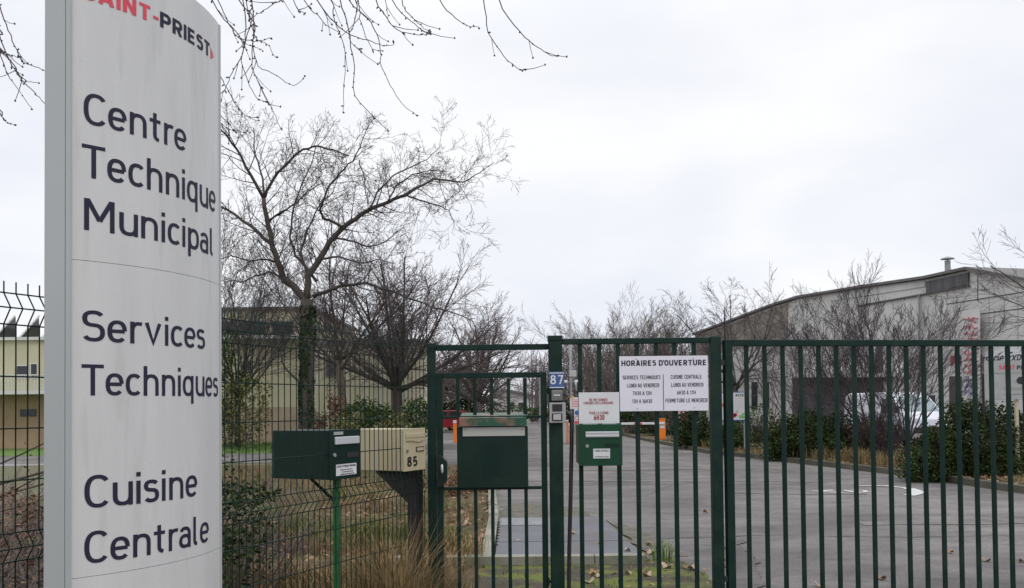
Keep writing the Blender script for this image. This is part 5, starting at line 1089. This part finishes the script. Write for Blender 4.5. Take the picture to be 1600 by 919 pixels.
# ------------------------------------------------------------------ barrier, posts and yard signs
def barrier_box(px, Y, lb_, name='barrier_box'):
    x = gx(px, Y)
    th = thing(name, lb_, 'barrier', (x, Y, 0)); mb = MB(); mb.box(x - .15, x + .15, Y - .17, Y + .17, .02, 1.02); part('housing', mb, 'orange', th, bevel=.015)
    mb = MB(); mb.box(x - .17, x + .17, Y - .19, Y + .19, 1.021, 1.05); part('lid', mb, 'orange', th); mb = MB(); mb.box(x - .1, x + .1, Y - .175, Y - .1705, .62, .76); part('plate', mb, 'white2', th); return th, x
Y = 40.0; bx, x = barrier_box(1034, Y, 'orange parking barrier with a red and white arm reaching left'); z = P(1000, 661.5, Y).z; xe = gx(884, Y)
mb = MB(); mb.box(xe, x + .1, Y - .23, Y - .195, z - .05, z + .05); arm = part('barrier_arm', mb, 'white2', bx); mb = MB(); k = 0; xx = x - .9
while xx > xe + .5: mb.box(xx - .35, xx, Y - .236, Y - .189, z - .052, z + .03); xx -= .95
part('red_band', mb, 'red', arm)
Y = 39.5; x = gx(886, Y); th = thing('barrier_post', 'pale cabinet with an orange edge standing beside the tall green post', 'cabinet', (x, Y, 0)); part('cabinet', MB().box(x - .30, x - .02, Y - .15, Y + .15, .02, .95), 'greyl', th); part('edge', MB().box(x - .018, x + .06, Y - .17, Y + .17, .02, .98), 'orange', th); part('lid', MB().box(x - .32, x + .07, Y - .18, Y + .18, .981, 1.03), 'white2', th)
Y = 38.6; x = gx(711, Y); th = thing('orange_post', 'slim orange post with a white top on the small island', 'post', (x, Y, .12)); part('shaft', MB().box(x - .075, x + .075, Y - .07, Y + .07, .12, .93), 'orange', th, bevel=.01); part('top', MB().box(x - .072, x + .072, Y - .072, Y + .072, .951, 1.08), 'white2', th, bevel=.01)
# camera mast
Y = 38; x = gx(893, Y); th = thing('camera_mast', 'grey mast carrying floodlight and two small cameras behind the number post', 'mast', (x, Y, 0)); part('pole', MB().tube([(x, Y, 0), (x, Y, 5.2)], .055, 10), 'steel', th, smooth=True)
a = P(895, 584, Y); part('floodlight', MB().obox(a, (.15, 0, 0), (0, .1, 0), (.0, 0, .13)), 'greyl', th, bevel=.02); mb = MB(); a = P(893, 597, Y); mb.obox(a, (.26, 0, 0), (0, .02, 0), (0, 0, .02)); part('bracket', mb, 'steel', th)
for s in (-1, 1): part('camera', MB().obox((x + s * .24, Y - .08, a.z + .02), (.09, 0, 0), (0, .12, 0), (0, 0, .06)), 'white2', th, bevel=.02)
def yard_sign(name, lb_, TL, BR, Y, postpx, m='white2', ztop=None, pm='steel'):
    a, b = P(TL[0], TL[1], Y), P(BR[0], BR[1], Y); th = thing(name, lb_, 'sign', (gx(postpx, Y), Y, 0)); part('board', MB().box(a.x, b.x, Y - .03, Y, b.z, a.z), m, th, bevel=.004)
    xp = gx(postpx, Y); part('post', MB().tube([(xp, Y + .05, 0), (xp, Y + .05, a.z - .02)], .04, 8), pm, th); return th, a, b
Y = 37.8; th, a, b = yard_sign('notice_board', 'small white notice with red text and yellow corner on the camera mast line', (890.5, 621), (906, 639), Y, 899)
part('yellow_mark', MB().box(a.x, a.x + .14, Y - .036, Y - .0305, a.z - .05, a.z + .03), 'amber', th); mb = MB()
for k in range(5): z = a.z - .12 - k * .07; mb.box(a.x + .05, b.x - .05, Y - .034, Y - .0305, z, z + .025)
part('text_lines', mb, 'red', th)
Y = 37.4; th, a, b = yard_sign('safety_notice', 'narrow safety notice with blue disc and red circle below the small white notice', (897, 639.5), (906, 662), Y, 901.5)
c = P(901.5, 645, Y - .032); part('blue_disc', MB().tube([c, c - Vector((0, .004, 0))], .10, 16), 'bluesign', th); c = P(901.5, 653, Y - .032); mb = MB()
mb.tube([c + Vector((math.cos(t_ / 10 * 6.283) * .085, -.004, math.sin(t_ / 10 * 6.283) * .085)) for t_ in range(11)], .014, 4); mb.box(a.x + .01, b.x - .01, Y - .036, Y - .031, b.z, b.z + .11); part('red_ring', mb, 'red', th)
Y = 30; th, a, b = yard_sign('access_sign', 'white ACCES sign with a small map behind the gate hinge posts', (1128, 614), (1168, 656), Y, 1165)
part('lettering', line_px('ACCES', 1149, 1165.5, 619.5, 3.6, Y - .034, MB(), .03), 'black', th)
mb = MB(); mb.box(a.x - .03, b.x + .03, Y - .01, Y + .02, a.z + .001, a.z + .03); mb.box(a.x - .03, b.x + .03, Y - .01, Y + .02, b.z - .04, b.z - .001); part('frame', mb, 'bluesign', th)
mb = MB(); 
for px_, py_ in ((1131, 633), (1149, 648), (1147, 650)): c = P(px_, py_, Y - .034); mb.obox(c, (.05, 0, .02), (0, .002, 0), (-.02, 0, .05))
part('map_red', mb, 'red', th); mb = MB()
for px_, py_, r_ in ((1162, 647, .05), (1158, 651, .07), (1163, 652, .05), (1152, 643, .03)): c = P(px_, py_, Y - .034); mb.obox(c, (r_, 0, .01), (0, .002, 0), (-.01, 0, r_ * .7))
part('map_green', mb, 'mapgreen', th)
Y = 41; th, a, b = yard_sign('speed_limit_sign', 'small red ringed 30 speed limit sign beyond the railing', (1060, 641), (1075, 655), Y, 1064)
c = P(1067.5, 647, Y - .034); mb = MB(); mb.tube([c + Vector((math.cos(t_ / 14 * 6.283) * .16, -.0, math.sin(t_ / 14 * 6.283) * .16)) for t_ in range(15)], .026, 5); part('red_ring', mb, 'red', th)
part('lettering', line_px('30', 1064, 1071, 650, 5.5, Y - .036, MB(), .03), 'black', th); part('red_plate', MB().box(a.x, b.x, Y - .036, Y - .031, b.z - .05, b.z + .03), 'litred', th)
# town sign right
Y = 18.2; th, a, b = yard_sign('town_sign', 'grey municipal panel lettered SAINT-PRIEST on a pale post at the right edge', (1537, 564), (1632, 624), Y, 1593, 'aludull', pm='beige')
part('side_post', MB().tube([(P(1536.5, 620, Y + .1).x, Y + .1, .1), (P(1536.5, 620, Y + .1).x, Y + .1, P(1536, 584, Y).z)], .025, 8), 'black', th)
part('lettering', line_px('SAINT', 1561, 1586, 577.5, 6.5, Y - .034, MB(), .04), 'red', th); part('lettering', line_px('PRIEST', 1589, 1622, 577.5, 6.5, Y - .034, MB(), .04), 'black', th)
mb = MB(); c = P(1586, 591, Y); mb.box(P(1547, 583, Y).x, b.x, Y - .034, Y - .031, P(1547, 583.7, Y).z, P(1547, 583, Y).z)
for py_ in (606, 609, 616): mb.box(P(1566, py_, Y).x, b.x - .05, Y - .034, Y - .031, P(1566, py_ + .5, Y).z, P(1566, py_, Y).z)
part('rule_lines', mb, 'grey', th)
mb = MB(); mb.prism([P(u, v, Y - .034) for u, v in ((1588, 594), (1592, 589), (1604, 588), (1614, 592), (1616, 599), (1598, 601), (1590, 599))], (0, .003, 0)); part('picture', mb, 'black', th)
# slim far pole
Y = 70; x = gx(844, Y); solo('far_pole', MB().tube([(x, Y, 0), (x, Y, 3.9)], .06, 8).tube([(x, Y, 3.9), (x + .3, Y, 4.0)], .04, 6), 'steel', 'slim pale pole right of the far gabled house', 'pole', (x, Y, 0))
GROUPS = dict(upright_tree='upright bare trees at the far end of the yard', multi_stem_tree='bare multi stemmed trees in the planted bed', hedge_shrub='dark green shrubs along the kerb', evergreen_shrub='evergreen shrubs by the access sign', roadside_shrub='scrub behind the barrier', garden_shrub='leafy shrubs in front of the cream cladding', tall_shrub='tall shrubs beside the totem sign', far_wood='far leafless woods', far_scrub='far dark scrub')
for o in sc.objects:
    if o.parent is None:
        k = o.name.split('.')[0]
        if k in GROUPS: o['group'] = GROUPS[k]
        if k in ('green_mailbox', 'cream_mailbox'): o['group'] = 'mailboxes standing through the mesh fence'
